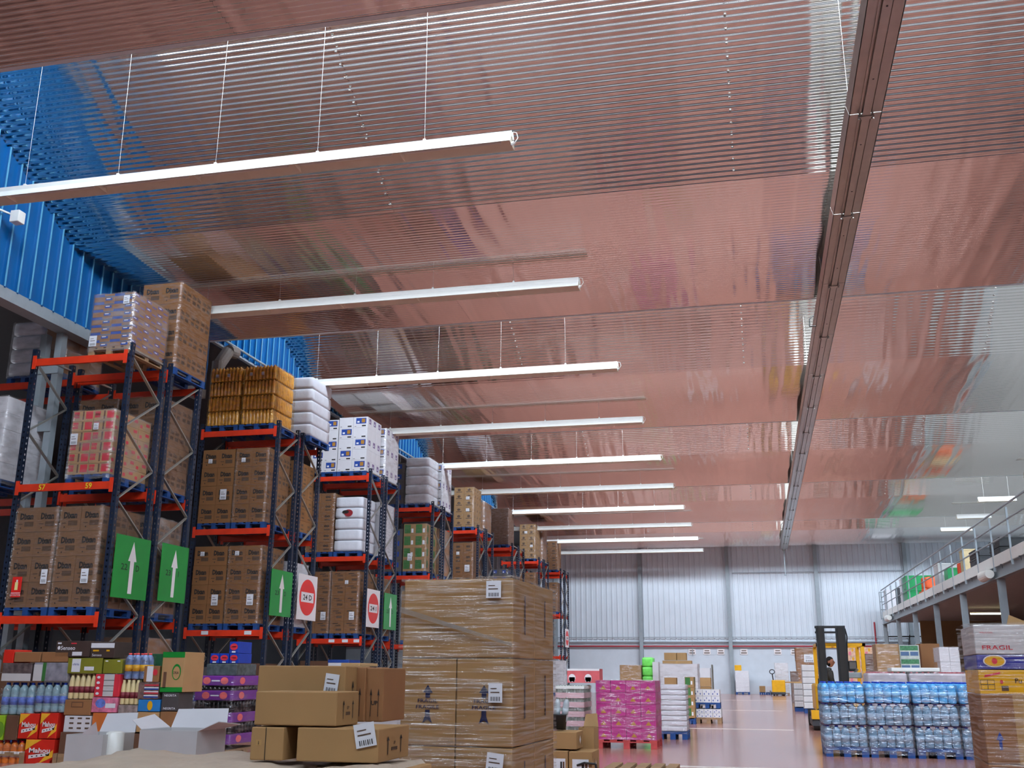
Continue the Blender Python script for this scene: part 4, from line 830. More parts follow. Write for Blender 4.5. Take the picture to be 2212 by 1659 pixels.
for x in (hx(1756), hx(1868)):
    ob('outrigger', MB().box(x-.09, -1.0, .1, x+.09, .4, .26, M_DKGREY).box(x-.1, -1.05, .24, x+.1, -.65, .42, M_YELLOW), ft); ob('wheel', MB().tube((x-.07, -.85, .15), (x+.07, -.85, .15), .15, M_RUBBER, 16), ft)
    ob('wheel', MB().tube((x-.07, 1.6, .18), (x+.07, 1.6, .18), .18, M_RUBBER, 16), ft)
zg = hz(1391, 1.0)
ob('overhead_guard', MB().box(hx(1770, .4), .4, zg-.07, hx(1878, .4), .47, zg, M_YELLOW).box(hx(1770, .4), 1.8, zg-.07, hx(1878, .4), 1.87, zg, M_YELLOW).box(hx(1770, .4), .4, zg-.07, hx(1770, .4)+.07, 1.87, zg, M_YELLOW).box(hx(1878, .4)-.07, .4, zg-.07, hx(1878, .4), 1.87, zg, M_YELLOW), ft)
for i in range(4): ob('guard_bar', MB().box(hx(1795+18*i, .4), .45, zg-.05, hx(1795+18*i, .4)+.03, 1.85, zg-.01, M_YELLOW), ft)
for x, yy in ((hx(1874, .4)-.03, .44), (hx(1770, .4)+.035, 1.83), (hx(1874, .4)-.03, 1.83)): ob('guard_post', MB().box(x-.04, yy-.04, .4, x+.04, yy+.04, zg-.06, M_YELLOW), ft)
ob('front_post', MB().box(hx(1764), .3, .4, hx(1773), .45, hz(1484), M_YELLOW).box(hx(1771), .3, hz(1484), hx(1777), .42, hz(1466), M_BLACK), ft)
ob('seat', MB().cbox(hx(1795), .95, .75, hx(1825), 1.35, .86, M_BLACK, .03).cbox(hx(1793), 1.0, .8, hx(1800), 1.35, 1.25, M_BLACK, .03), ft)
cn = ob('console', MB().cbox(hx(1838), .5, hz(1465), hx(1870), .9, hz(1452), M_GREY, .02), ft)
ob('screen', MB().cbox(-.13, -.06, 0, .06, .05, .24, M_BLACK, .02).box(-.11, -.065, .06, .04, -.06, .21, mat('dull_screen', (120, 116, 112))), cn, (hx(1856), .7, hz(1450)))
ob('lever', MB().tube((hx(1852), .6, hz(1458)), (hx(1862), .58, hz(1444)), .03, M_ALU), cn)
# driver
def person(loc):
    t = thing('person', 'person in a dark jacket sitting in the forklift, looking to the right', 'person', loc)
    V = []; E_ = []; R_ = []
    def v(x, y, z, r, p=None):
        V.append((x, y, z)); R_.append(r)
        if p is not None: E_.append((p, len(V)-1))
        return len(V)-1
    pel = v(0, 0, .06, .15); wa = v(.0, -.02, .22, .135, pel); ch = v(.02, -.03, .40, .16, wa); nb = v(.03, -.02, .53, .085, ch); nk = v(.045, -.02, .60, .055, nb)
    for s in (-1, 1):
        sh = v(.02+.0*s, -.02+.19*s, .47, .075, ch); el = v(.10 if s < 0 else .08, -.27 if s < 0 else .26, .22, .052, sh); wr_ = v(.36, -.24 if s < 0 else .2, .20, .038, el)
        hp = v(.04, .09*s, .02, .1, pel); kn = v(.42, .12*s, .05, .075, hp); an = v(.44, .12*s, -.34, .05, kn); v(.56, .12*s, -.38, .045, an)
    me = bpy.data.meshes.new('body'); me.from_pydata(V, E_, []); me.materials.append(mat('dark_jacket', (46, 44, 42), rough=.8, var=.25, scale=9))
    o = ob('body', me, t); md = o.modifiers.new('skin', 'SKIN'); o.modifiers.new('sub', 'SUBSURF').levels = 2; o.modifiers['sub'].render_levels = 2
    for i, sv in enumerate(me.skin_vertices[0].data): sv.radius = (R_[i], R_[i]); sv.use_root = (i == 0)
    M_SKIN = mat('skin', (186, 130, 104), rough=.55, var=.04)
    hm = bmesh.new(); bmesh.ops.create_uvsphere(hm, u_segments=20, v_segments=16, radius=1)
    for q in hm.verts:      # egg-shaped skull with jaw, facing +x
        x, y, z = q.co; jaw = max(0, -z); q.co = (x*.098*(1-.12*jaw)+.012*jaw, y*.075*(1-.3*jaw), z*.118)
        if x > .85 and abs(y) < .25 and -.25 < z < .1: q.co.x += .022
    hm.verts.index_update(); mb = MB().add([q.co[:] for q in hm.verts], [[q.index for q in f.verts] for f in hm.faces], M_SKIN); hm.free()
    hd = ob('head', mb.mesh('head', True), t, (.065, -.03, .715), -.35)
    for s in (-1, 1):
        ob('eye', MB().lathe([(.004, -.01), (.011, 0), (.004, .01)], 0, 0, M_INK, 8), hd, (.088, .03*s, .015)); ob('ear', MB().cbox(-.02, -.008, -.03, .02, .008, .03, M_SKIN, .006), hd, (-.005, .074*s, 0))
    ob('nose', MB().slab([(.092, -.014, -.03), (.118, 0, -.028), (.092, .014, -.03)], (-.004, 0, .045), M_SKIN), hd); ob('mouth', MB().box(.083, -.022, -.058, .09, .022, -.05, mat('lip', (150, 84, 76))), hd)
    hb = bmesh.new(); bmesh.ops.create_uvsphere(hb, u_segments=20, v_segments=14, radius=1)
    for q in hb.verts:
        x, y, z = q.co; k = 1.07
        if x > .3 and z < .55 or z < -.35: k = .93
        q.co = (x*.098*k-.004, y*.076*k, z*.119*k+.004)
    hb.verts.index_update(); mb = MB().add([q.co[:] for q in hb.verts], [[q.index for q in f.verts] for f in hb.faces], mat('dark_hair', (30, 24, 22), rough=.8, var=.2)); hb.free()
    ob('hair', mb.mesh('hair', True), hd)
    for s, hy in ((-1, -.24), (1, .2)):
        V = [(0, 0, 0), (.05, 0, 0), (.085, 0, 0)]; mb = MB().cbox(-.01, -.04, -.018, .085, .04, .018, M_SKIN, .012)
        for i, L in enumerate((.06, .075, .07, .055)):
            yy = -.03+.02*i; mb.tube((.08, yy, .005), (.08+L*.5, yy, -.004), .0095, M_SKIN, 6, .009); mb.tube((.08+L*.5, yy, -.004), (.08+L*.8, yy, -.03), .009, M_SKIN, 6, .007)
        mb.tube((.02, .038*-s, 0), (.06, .065*-s, -.01), .011, M_SKIN, 6, .009)
        ob('hand', mb, t, (.36, hy, .2))
    return t
person((hx(1801)+xm-.03, Yf_+1.12, hz(1419, 1.1)-.835))
# ------------------------------------------------------------------ wrapped load at the right edge
Yv = 8.0; xa = gx(2122, Yv, 1450); wv = .98; DV = .8
t = thing('pallet_load', 'wrapped load of white, blue, yellow and brown cartons at the right edge', 'pallet load', (xa+wv/2, Yv+DV/2, 0), -.07); pallet(t, wv, DV, M_PALW)
zz = [.14, (gz(1500, Yv, 2160)-.14)/2+.14, gz(1500, Yv, 2160), gz(1446, Yv, 2160), gz(1413, Yv, 2160), gz(1348, Yv, 2160)]
M_YCARD = mat('yellow_card', (224, 168, 16), rough=.45, var=.05); M_BCARD = mat('royal_blue_card', (40, 44, 140), rough=.45, var=.05)
ARW = lambda u: ('f', 'p', [(u-.02, .2), (u+.02, .2), (u+.02, .34), (u+.05, .34), (u, .46), (u-.05, .34), (u-.02, .34)], M_BLUEINK)
PR = {0: (M_CARD2, 2, [ARW(.3), ARW(.8), ('f', 'r', .5, .0, .6, 1, M_TAPE), ('f', 'R', .05, .62, .25, .95, M_PAPER)]), 1: (M_CARD2, 2, [ARW(.2), ARW(.85), ('f', 'r', .42, 0, .56, 1, M_TAPE)]),
      2: (M_YCARD, 1, [('f', 'r', .03, .18, .25, .58, M_INK), ('f', 'R', .037, .4, .135, .56, M_YCARD), ('f', 'R', .145, .4, .243, .56, M_YCARD), ('f', 'R', .037, .2, .135, .37, M_YCARD), ('f', 'R', .145, .2, .243, .37, M_YCARD), ('f', 'p', [(.1, .68), (.35, .82), (.36, .9), (.11, .78)], M_REDINK), ('f', 'e', .36, .5, .025, .08, M_REDINK), ('f', 'r', .35, .14, .46, .34, M_GREYINK), ('f', 'T', 'Pu', .62, .55, .2, M_INK, .01)]),
      3: (M_BCARD, 1, [('f', 'e', .23, .55, .12, .4, M_SIGNW), ('f', 'p', [(.23+.1*math.cos(a), .55+.33*math.sin(a)) for a in [i*PI/10 for i in range(20)]], M_YCARD), ('f', 'e', .7, .55, .12, .4, M_SIGNW)]),
      4: (M_GCARD, 1, [('f', 't', 'FRAGIL', .34, .22, .13, M_REDINK, .01), ('f', 't', 'FRAGIL', .18, .72, .05, M_REDINK, .0)])}
PR[3][2][1] = ('f', 'e', .23, .55, .10, .33, M_YCARD)
def squeeze(p, k=.42):
    p = list(p)
    if p[1] in 'tT': p[3] *= k
    elif p[1] in 'rR': p[2] *= k; p[4] *= k
    elif p[1] == 'e': p[2] *= k; p[4] *= k
    elif p[1] == 'p': p[2] = [(u*k, v) for u, v in p[2]]
    return tuple(p)
PR[2] = (PR[2][0], 1, [squeeze(p_) for p_ in PR[2][2]]); PR[4] = (PR[4][0], 1, [('f', 't', 'FRAGIL', .15, .22, .15, M_REDINK, .01, .2), ('f', 't', 'FRAGIL', .09, .72, .05, M_REDINK, .0, .09)])
for i in range(5):
    m, n, pr = PR[i]; h_ = zz[i+1]-zz[i]
    for k in range(n):
        mb = prints(MB().cbox(-wv/n/2+.003, -DV/2, 0, wv/n/2-.003, DV/2, h_-.004, m, .006), wv/n, DV, h_, pr if i != 3 else [])
        if i == 3:
            for u in (.12, .42): mb.ell((-wv/2+u*wv, -DV/2-.004, h_*.55), (1, 0, 0), (0, 0, 1), .075*wv, .4*h_, M_SIGNW).ell((-wv/2+u*wv, -DV/2-.007, h_*.55), (1, 0, 0), (0, 0, 1), .066*wv, .34*h_, M_YCARD).ell((-wv/2+u*wv, -DV/2-.01, h_*.55), (1, 0, 0), (0, 0, 1), .018*wv, .2*h_, M_REDINK)
        ob('carton', mb, t, (-wv/2+wv/n*(k+.5), 0, zz[i]))
film_box(t, wv, DV, .1, zz[5]+.01, M_FILMX, .02, nx=16, nz=22, wob=.02)
ob('loose_flap', MB().slab([(-.2, .1, zz[5]), (.02, .1, zz[5]), (-.17, .12, zz[5]+.09)], (0, .012, 0), M_CARD), t)
# ------------------------------------------------------------------ tall wrapped carton load in the middle foreground
Yb = 7.3; x0_, x1_ = gx(866, Yb, 1400), gx(1110, Yb, 1400); wb = x1_-x0_; db = 1.2
t = thing('pallet_load', 'tall load of big FRAGILE cartons in clear film, middle foreground', 'pallet load', ((x0_+x1_)/2+.03, Yb+db/2, 0), -.05); pallet(t, wb, db, M_PALW)
zs = [.14, gz(1606, Yb, 1000)-.02, gz(1421, Yb, 1000), gz(1249, Yb, 1000)]
def fragile(mb, w_, h_, ox):
    y_ = -db/2-.003
    for v in (0, 1):
        pass
    o = Vector((ox, y_, h_*.47)); S = .125*h_/.6
    P = lambda u, v: o+Vector((u*S, 0, v*S))
    mb.poly([P(-.14, .34), P(.14, .34), P(.14, .62), P(.3, .62), P(0, 1.05), P(-.3, .62), P(-.14, .62)], mat('navy_print', (30, 32, 70)))
    mb.text('FRAGIL', P(0, .18), (1, 0, 0), (0, 0, 1), .2*S, mat('navy_print', (30, 32, 70)), .01, .5, 1.2*S); mb.text('FRAGILE', P(0, -.16), (1, 0, 0), (0, 0, 1), .2*S, mat('navy_print', (30, 32, 70)), .01, .5, 1.4*S)
    mb.poly([P(-.14, -.32), P(-.14, -.62), P(-.3, -1.05), P(0, -.85), P(.3, -1.05), P(.14, -.62), P(.14, -.32)], mat('navy_print', (30, 32, 70)))
for i in range(3):
    h_ = zs[i+1]-zs[i]; n = 1 if i == 2 else 2
    for k in range(n):
        for j in range(2 if True else 1):
            mb = MB().cbox(-wb/n/2+.003, -db/2+.003 if j == 0 else .003, 0, wb/n/2-.003, -.003 if j == 0 else db/2-.003, h_-.006, M_CARD, .008)
            if j == 0 and i == 1: fragile(mb, wb/n, h_, .0)
            X_ = wb/n/2+.002
            mb.slab([(X_, -db/4 if j == 0 else db/4, h_*.3), (X_, (-db/4 if j == 0 else db/4)+.02, h_*.3), (X_, (-db/4 if j == 0 else db/4)+.02, h_*.8), (X_, -db/4 if j == 0 else db/4, h_*.8)], (.001, 0, 0), mat('navy_print', (30, 32, 70)))
            ob('carton', mb, t, (-wb/2+wb/n*(k+.5), 0, zs[i]))
sticker(t, .28, -db/2-.03, zs[3]-.085, .11, .12); sticker(t, .30, -db/2-.03, zs[1]+.36, .1, .13); sticker(t, .30, -db/2-.03, zs[1]-.1, .12, .13, 'f', -.1)
film_box(t, wb, db, .1, zs[3]+.005, M_FILMX, .012, nx=20, nz=26, wob=.016)
M_ROPE = mat('gathered_film', (226, 222, 214), rough=.25, var=.1, alpha=(.3, .8), bscale=12)
ob('film_twist', MB().slab([(-wb/2-.01, -db/2-.03, zs[3]-.20), (-wb/2-.01, -db/2-.03, zs[3]-.24), (wb/2, -db/2-.03, zs[3]-.48), (wb/2, -db/2-.03, zs[3]-.46)], (0, -.006, 0), M_ROPE), t)
# ------------------------------------------------------------------ low sheeted pallet and brown carton pile, left foreground
ZP = .69
ps = thing('pallet_load', 'low pallet load under a loose cream plastic sheet, bottom left', 'pallet load', (-2.86, 5.35, 0), 0.0); pallet(ps, 2.0, 1.5, M_PALW)
for i in range(3): ob('carton', MB().cbox(-.99+.66*i, -.72, .14, -.99+.66*(i+1)-.01, .72, ZP-.02, M_CARD3, .01), ps)
rs = random.Random(5); n1, n2 = 36, 20; vs = []
for i in range(n1+1):
    for j in range(n2+1):
        u, v = -1.03+2.06*i/n1, -.80+1.6*j/n2; e = min(1.03-abs(u), .8-abs(v)); vs.append((u, v, ZP+rs.uniform(0, .018)+.012*math.sin(u*9+v*5)-(0 if e > .06 else .09)))
ob('plastic_sheet', MB().add(vs, [(i*(n2+1)+j, (i+1)*(n2+1)+j, (i+1)*(n2+1)+j+1, i*(n2+1)+j+1) for i in range(n1) for j in range(n2)], mat('cream_plastic_sheet', (214, 196, 176), rough=.35, var=.08, scale=3, bump=.5, bscale=9)).mesh('plastic_sheet', True), ps)
def carton_thing(label, xl, xr, yt, zb, Y, D, m, pr=(), group=None, rz=0., name='carton'):
    y_ = .5*(yt+1500); a = at(xl, y_, Y=Y).x; b = at(xr, y_, Y=Y).x; h_ = at((xl+xr)/2, yt, Y=Y).z-zb; w_ = b-a
    o = ob(name, prints(MB().cbox(-w_/2, -D/2, 0, w_/2, D/2, h_, m, .006), w_, D, h_, pr), None, ((a+b)/2, Y+D/2, zb), rz)
    return tag(o, label, 'carton', group)
GP = 'brown cartons piled on the low pallet'
UPR = [('r', 'p', [(.28, .2), (.3, .2), (.3, .62), (.335, .6), (.29, .74), (.245, .6), (.28, .62)], M_INK), ('r', 'p', [(.7, .2), (.72, .2), (.72, .62), (.755, .6), (.71, .74), (.665, .6), (.7, .62)], M_INK), ('r', 't', 'UP', .5, .52, .1, M_INK, .02), ('r', 'r', .4, .3, .6, .4, M_GREYINK)]
ZPs = ZP+.03
carton_thing('small brown carton with a black seam at the lower left of the pile', 546, 616, 1571, ZPs, 5.4, .35, M_CARD, [('f', 'r', .45, 0, .47, 1, M_INK), ('f', 'r', .17, .45, .34, .62, M_TAPE), ('f', 'T', 'I', .26, .53, .1, M_INK, .02)], GP)
zc_ = gz(1571, 5.4, 650)
carton_thing('long brown carton with a tilted barcode label at the lower right of the pile', 645, 820, 1573, ZPs, 5.4, .5, M_CARD, UPR, GP)
sticker(bpy.context.scene.objects[-1] if False else None, *at(788, 1588, Y=5.37), .115, .12, 'f', .2) if False else None
lo = [o for o in C.objects if o.get('label', '').startswith('long brown carton with a tilted')][0]
p = at(788, 1588, Y=5.39); sticker(lo, p.x-lo.location.x, -.256, p.z-lo.location.z, .115, .12, 'f', .2)
carton_thing('wide brown carton bridging the two lower ones', 553, 729, 1494, zc_+.006, 5.42, .32, M_CARD, UPR, GP)
carton_thing('longest brown carton at the back of the pile, with a shipping label', 557, 746, 1438, zc_+.004, 5.82, .4, M_CARD, UPR, GP)
lo = [o for o in C.objects if o.get('label', '').startswith('longest brown carton')][0]
p = at(714, 1477, Y=5.8); sticker(lo, p.x-lo.location.x, -.206, p.z-lo.location.z, .085, .11, 'f', -.12)
carton_thing('upright brown carton with arrows at the back right of the pile', 748, 790, 1441, zc_+.004, 6.0, .4, M_CARD2, [('f', 'p', [(.3, .1), (.33, .1), (.33, .5), (.38, .48), (.315, .62), (.25, .48), (.3, .5)], M_INK), ('f', 'p', [(.72, .1), (.75, .1), (.75, .5), (.8, .48), (.735, .62), (.67, .48), (.72, .5)], M_INK), ('f', 't', 'UP', .52, .35, .08, M_INK, .02)], GP)
carton_thing('rearmost upright brown carton with arrows beside it', 791, 829, 1443, zc_+.004, 6.02, .4, M_CARD2, [('f', 'p', [(.3, .1), (.33, .1), (.33, .5), (.38, .48), (.315, .62), (.25, .48), (.3, .5)], M_INK), ('f', 'p', [(.72, .1), (.75, .1), (.75, .5), (.8, .48), (.735, .62), (.67, .48), (.72, .5)], M_INK), ('f', 't', 'UP', .52, .35, .08, M_INK, .02)], GP)
# white-topped load and open carton behind the pile
load('white-topped wrapped load between carton pile and tall load', 'white', gx(700, 9.6), gx(880, 9.6), 9.6, .85, 0, 2, 2, 3, (gz(1444, 9.6, 800)-.14)/3, M_PALW, M_FILM2, (), 0, G)
carton_thing('flat pale carton lying on the white-topped load', 735, 776, 1432, gz(1444, 9.6, 800)+.02, 9.7, .5, M_CARD3, (), 'cartons on the white-topped load')
carton_thing('blue and white box on the white-topped load', 707, 752, 1425, gz(1444, 9.6, 800)+.02, 10.0, .3, M_WCARD, [('f', 'r', 0, .55, 1, 1, M_BLUEINK), ('r', 'r', 0, 0, 1, 1, M_BLUEINK)], 'cartons on the white-topped load')
# white open boxes on a low stack
Yo = 7.0
load('low brown carton layer under the open white boxes', 'plain', gx(120, Yo), gx(440, Yo), Yo-.05, .75, 0, 3, 2, 1, .3, M_PALW, None, (), 0, G)
def open_box(label, pa, pb, yt, flaps, D=.4, inner=None, Y=Yo, zb=.445, m=None):
    a, b = gx(pa, Y, 1600), gx(pb, Y, 1600); w_ = b-a; zt_ = gz(yt, Y, (pa+pb)/2)-zb; t = thing('open_carton', label, 'carton', ((a+b)/2, Y+D/2, zb), 0, 'open white boxes')
    G1, W1 = m or M_GCARD, m or M_WCARD
    e = .006
    ob('box_walls', MB().box(-w_/2, -D/2, 0, w_/2, -D/2+e, zt_, G1).box(-w_/2, D/2-e, 0, w_/2, D/2, zt_, G1).box(-w_/2, -D/2+e, 0, -w_/2+e, D/2-e, zt_, G1).box(w_/2-e, -D/2+e, 0, w_/2, D/2-e, zt_, G1).box(-w_/2, -D/2, -.0, w_/2, D/2, .006, G1), t)
    for f in flaps:
        if f == 'back': ob('flap', MB().slab([(-w_/2, D/2, zt_), (w_/2, D/2, zt_), (w_/2-.02, D/2+.05, zt_+.14), (-w_/2+.02, D/2+.05, zt_+.13)], (0, .005, 0), W1), t)
        if f == 'front': ob('flap', MB().slab([(-w_/2, -D/2, zt_), (w_/2, -D/2, zt_), (w_/2, -D/2-.12, zt_+.03), (-w_/2, -D/2-.1, zt_+.02)], (0, 0, .005), W1), t)
        if f == 'left': ob('flap', MB().slab([(-w_/2, -D/2+.02, zt_), (-w_/2, D/2-.02, zt_), (-w_/2-.12, D/2-.05, zt_+.09), (-w_/2-.1, -D/2+.05, zt_+.06)], (0, 0, .005), W1), t)
        if f == 'right': ob('flap', MB().slab([(w_/2, -D/2+.02, zt_), (w_/2, D/2-.02, zt_), (w_/2+.14, D/2-.05, zt_+.03), (w_/2+.13, -D/2+.05, zt_+.06)], (0, 0, .005), W1), t)
        if f == 'peak': ob('flap', MB().slab([(-w_*.1, -D/2, zt_), (w_*.35, -D/2, zt_), (w_*.3, -D/2-.02, zt_+.09)], (0, .005, 0), W1), t)
    return t
open_box('open white box with green corner and raised flap tips, left of the pair', 142, 222, 1587, ('back', 'peak'))
open_box('wider open white box with a folded-out flap, right of the pair', 300, 425, 1578, ('back', 'left', 'right'), .42)
bt = thing('white_tub', 'white tub with a green band between the open boxes', 'tub', (gx(238, Yo), Yo+.12, .445), 0); ob('tub_body', MB().lathe([(.06, 0), (.065, .02), (.065, gz(1585, Yo, 238)-.445), (.04, gz(1583, Yo, 238)-.44)], 0, 0, M_WHITE, 16).mesh('tub_body', True), bt); ob('green_band', MB().lathe([(.066, .03), (.066, .07)], 0, 0, M_GREEN, 16), bt)
# cartons right of the tall load
GR = 'brown cartons beside the tall load'
DIAM = [('r', 'p', [(.3, .2), (.33, .2), (.33, .8), (.3, .8)], M_INK), ('r', 'p', [(.7, .2), (.73, .2), (.73, .8), (.7, .8)], M_INK), ('r', 'p', [(.515, .25), (.62, .5), (.515, .75), (.41, .5)], M_PAPER)]
PAP = [('f', 'r', .15, .25, .85, .8, M_PAPER), ('f', 'R', .55, .5, .66, .72, M_INK), ('f', 'R', .7, .5, .8, .72, M_CARDD)]
Yd = 11.4
carton_thing('left lower carton with a white paper beside the tall load', 1190, 1226, 1622, 0.0, Yd, .4, M_CARD, PAP, GR)
carton_thing('right lower carton with a white paper beside the tall load', 1228, 1278, 1624, 0.0, Yd, .5, M_CARD, PAP+DIAM, GR)
zl = gz(1622, Yd, 1230)+.012
carton_thing('upper carton with a diamond mark beside the tall load', 1190, 1245, 1581, zl, Yd+.05, .42, M_CARD, DIAM, GR)
t = open_box('open brown carton behind the upper diamond carton', 1250, 1283, 1572, ('back',), .35, None, Yd+.52, 0.0, M_CARD)
t['group'] = GR
bn = thing('bottle_bin', 'black bin with two clear bottles standing on the upper carton', 'bin', (gx(1206, Yd+.2), Yd+.25, gz(1581, Yd+.05, 1215)+.012)); ob('bin', MB().lathe([(.07, 0), (.09, .15), (.095, .16)], 0, 0, M_BLACK, 14).mesh('bin', True), bn)
for x in (-.03, .05): ob('bottle', bottle_mesh(.035, .26, mat('clear_glass_like', (190, 200, 206), rough=.1, var=.05), M_ALU, mat('clear_glass_like', (190, 200, 206))), bn, (x, 0, .08), rot=(0, .15 if x > 0 else .05, 0))
cb = tag(ob('black_cable', MB().path([(gx(1245, Yd), Yd, .24), (gx(1262, Yd), Yd-.03, .27), (gx(1285, Yd), Yd-.02, .26), (gx(1288, Yd), Yd-.04, .17), (gx(1290, Yd), Yd-.04, .05)], .012, M_BLACK, 6), None), 'black cable hanging over the lower cartons', 'cable')
pl = thing('wooden_pallet', 'empty wooden pallet lying on the floor at the bottom edge', 'pallet', (gx(1380, 12.4, 1650), 12.75, 0)); pallet(pl, .8, .9, M_PALW)
# ------------------------------------------------------------------ mixed groceries on a display base, bottom left
Ys = 12.4; GG = 'groceries stacked at the bottom left'
gz0 = gz(1582, Ys, 250)
load('brown carton layer carrying the stacked groceries', 'dark', gx(142, Ys), gx(396, Ys), Ys-.02, .8, 0, 4, 2, 1, gz0-.145, M_PALW, None, (), 0, GG)
def gbox(label, pa, pb, yt, yb, m, pr=(), D=.36, dy=0., cat='box', name='grocery_box', bev=.006):
    Y = Ys+dy; a, b = gx(pa, Y), gx(pb, Y); z0, z1 = gz(yb, Y, (pa+pb)/2), gz(yt, Y, (pa+pb)/2); w_, h_ = b-a-.006, z1-z0-.002
    return tag(ob(name, prints(MB().cbox(-w_/2, -D/2, 0, w_/2, D/2, h_, m, bev), w_, D, h_, pr), None, ((a+b)/2, Y+D/2, z0)), label, cat, GG)
M_SENS = mat('dark_coffee_card', (62, 46, 40), var=.06); M_OLIVE = mat('olive_card', (122, 122, 26), var=.08); M_CREAM = mat('cream_plastic', (232, 214, 160), rough=.35, var=.05)
M_BEER = mat('red_beer_card', (206, 40, 26), rough=.4, var=.08); M_LIME = mat('lime_card', (150, 190, 30), var=.15)
def bpack(label, pa, pb, yt, yb, m, n, cap, lab, rows=2, dy=0., film=True):
    Y = Ys+dy; a, b = gx(pa, Y), gx(pb, Y); z0, z1 = gz(yb, Y, (pa+pb)/2), gz(yt, Y, (pa+pb)/2); w_ = b-a; r = w_/n/2-.001
    t = thing('bottle_pack', label, 'bottle pack', ((a+b)/2, Y+.02+r*rows, z0), 0, GG); me = bottle_mesh(r, z1-z0-.004, m, cap, lab)
    for i in range(n):
        for j in range(rows): ob('bottle', me, t, (-w_/2+w_/n*(i+.5), (j-(rows-1)/2)*2*r, 0))
    if film: film_box(t, w_-.01, 2*r*rows, .01, (z1-z0)*.9, M_FILM, .002, True, nz=4)
    return t
def solid_pack(label, pa, pb, yt, yb, m, n, rows=2, shape=None, dy=0.):
    Y = Ys+dy; a, b = gx(pa, Y), gx(pb, Y); z0, z1 = gz(yb, Y, (pa+pb)/2), gz(yt, Y, (pa+pb)/2); w_ = b-a; r = w_/n/2-.001; h_ = z1-z0-.004
    t = thing('bottle_pack', label, 'bottle pack', ((a+b)/2, Y+.02+r*rows, z0), 0, GG)
    me = MB().lathe([(r*.85, 0), (r, .01), (r*.95, h_*.35), (r, h_*.6), (r*.8, h_*.8), (r*.55, h_*.9), (r*.55, h_)], 0, 0, m, 10).lathe([(r*1.02, h_*.25), (r*1.0, h_*.5)], 0, 0, mat('wine_label', (120, 40, 50), var=.2, scale=30), 10).mesh('bottle', True)
    for i in range(n):
        for j in range(rows): ob('bottle', me, t, (-w_/2+w_/n*(i+.5), (j-(rows-1)/2)*2*r, 0))
    return t
# first column, from the bottom
gp = thing('wooden_pallet', 'wooden pallet under the beer and water packs at the left edge', 'pallet', (gx(66, Ys), Ys+.4, 0), 0, GG); pallet(gp, gx(138, Ys)-gx(-6, Ys), .8, M_PALW)
M_ORJ = mat('orange_juice', (226, 120, 40), rough=.25, var=.2, scale=9)
MAHOU = [('f', 'p', [(.02, .98), (.02, .55), (.3, .8), (.55, .98)], mat('beer_yellow', (236, 176, 40))), ('f', 'p', [(.5, .02), (.98, .3), (.98, .6), (.7, .3)], mat('beer_yellow', (236, 176, 40))), ('f', 'T', 'Mahou', .52, .56, .2, M_SIGNW, .03, .72), ('f', 'p', [(.16, .22), (.86, .36), (.86, .48), (.16, .36)], M_SIGNW)] + [('f', 'e', .28+.16*i, .31+.03*i, .03, .025, M_INK) for i in range(4)]
bpack('red bottle pack at the lower left corner', 0, 62, 1600, 1652, M_ORJ, 4, M_REDINK, M_SIGNW)
gbox('lower beer box reading Mahou', 68, 131, 1597, 1652, M_BEER, MAHOU)
gbox('green printed box at the left edge beside the beer', -2, 18, 1545, 1599, M_LIME, [('f', 'e', .5, .4, .6, .35, mat('green_tone', (96, 140, 30)))])
gbox('dark brown block filling the dark gap between green box and beer', 20, 48, 1545, 1599, M_CARDD)  # dark block stands in for the shade in this gap
gbox('left upper beer box reading Mahou', 49, 91, 1541, 1596, M_BEER, MAHOU)
gbox('right upper beer box reading Mahou', 94, 132, 1540, 1596, M_BEER, MAHOU)
M_WB = mat('clear_blue_bottle', (150, 180, 190), rough=.12, var=.2, scale=14); M_WLB2 = mat('blue_label', (96, 120, 200), var=.3, scale=25)
bpack('left pack of clear water bottles on the beer', -2, 70, 1474, 1544, M_WB, 4, M_CAP, M_WLB2)
bpack('right pack of clear water bottles on the beer', 72, 140, 1474, 1539, M_WB, 4, M_CAP, M_WLB2)
gbox('dark can pack above the left water pack', -2, 62, 1432, 1471, mat('dark_cans', (96, 84, 84), rough=.3, var=.5, scale=16), [('f', 'r', 0, 0, 1, .42, M_GCARD)])
gbox('silver foil pack above the right water pack', 66, 141, 1431, 1471, mat('silver_foil', (186, 186, 200), rough=.25, metal=.5, var=.3, scale=9), [('f', 'r', .0, 0, .25, .9, M_GCARD), ('f', 'r', .26, .0, .36, 1, M_GRNINK)])
gbox('left flat brown tray carton on the packs', 20, 78, 1408, 1430, M_CARD2)
gbox('right flat brown tray carton on the packs', 80, 138, 1408, 1430, M_CARD2)
gbox('red box at the left edge beside the tray cartons', -4, 19, 1403, 1432, M_BEER)
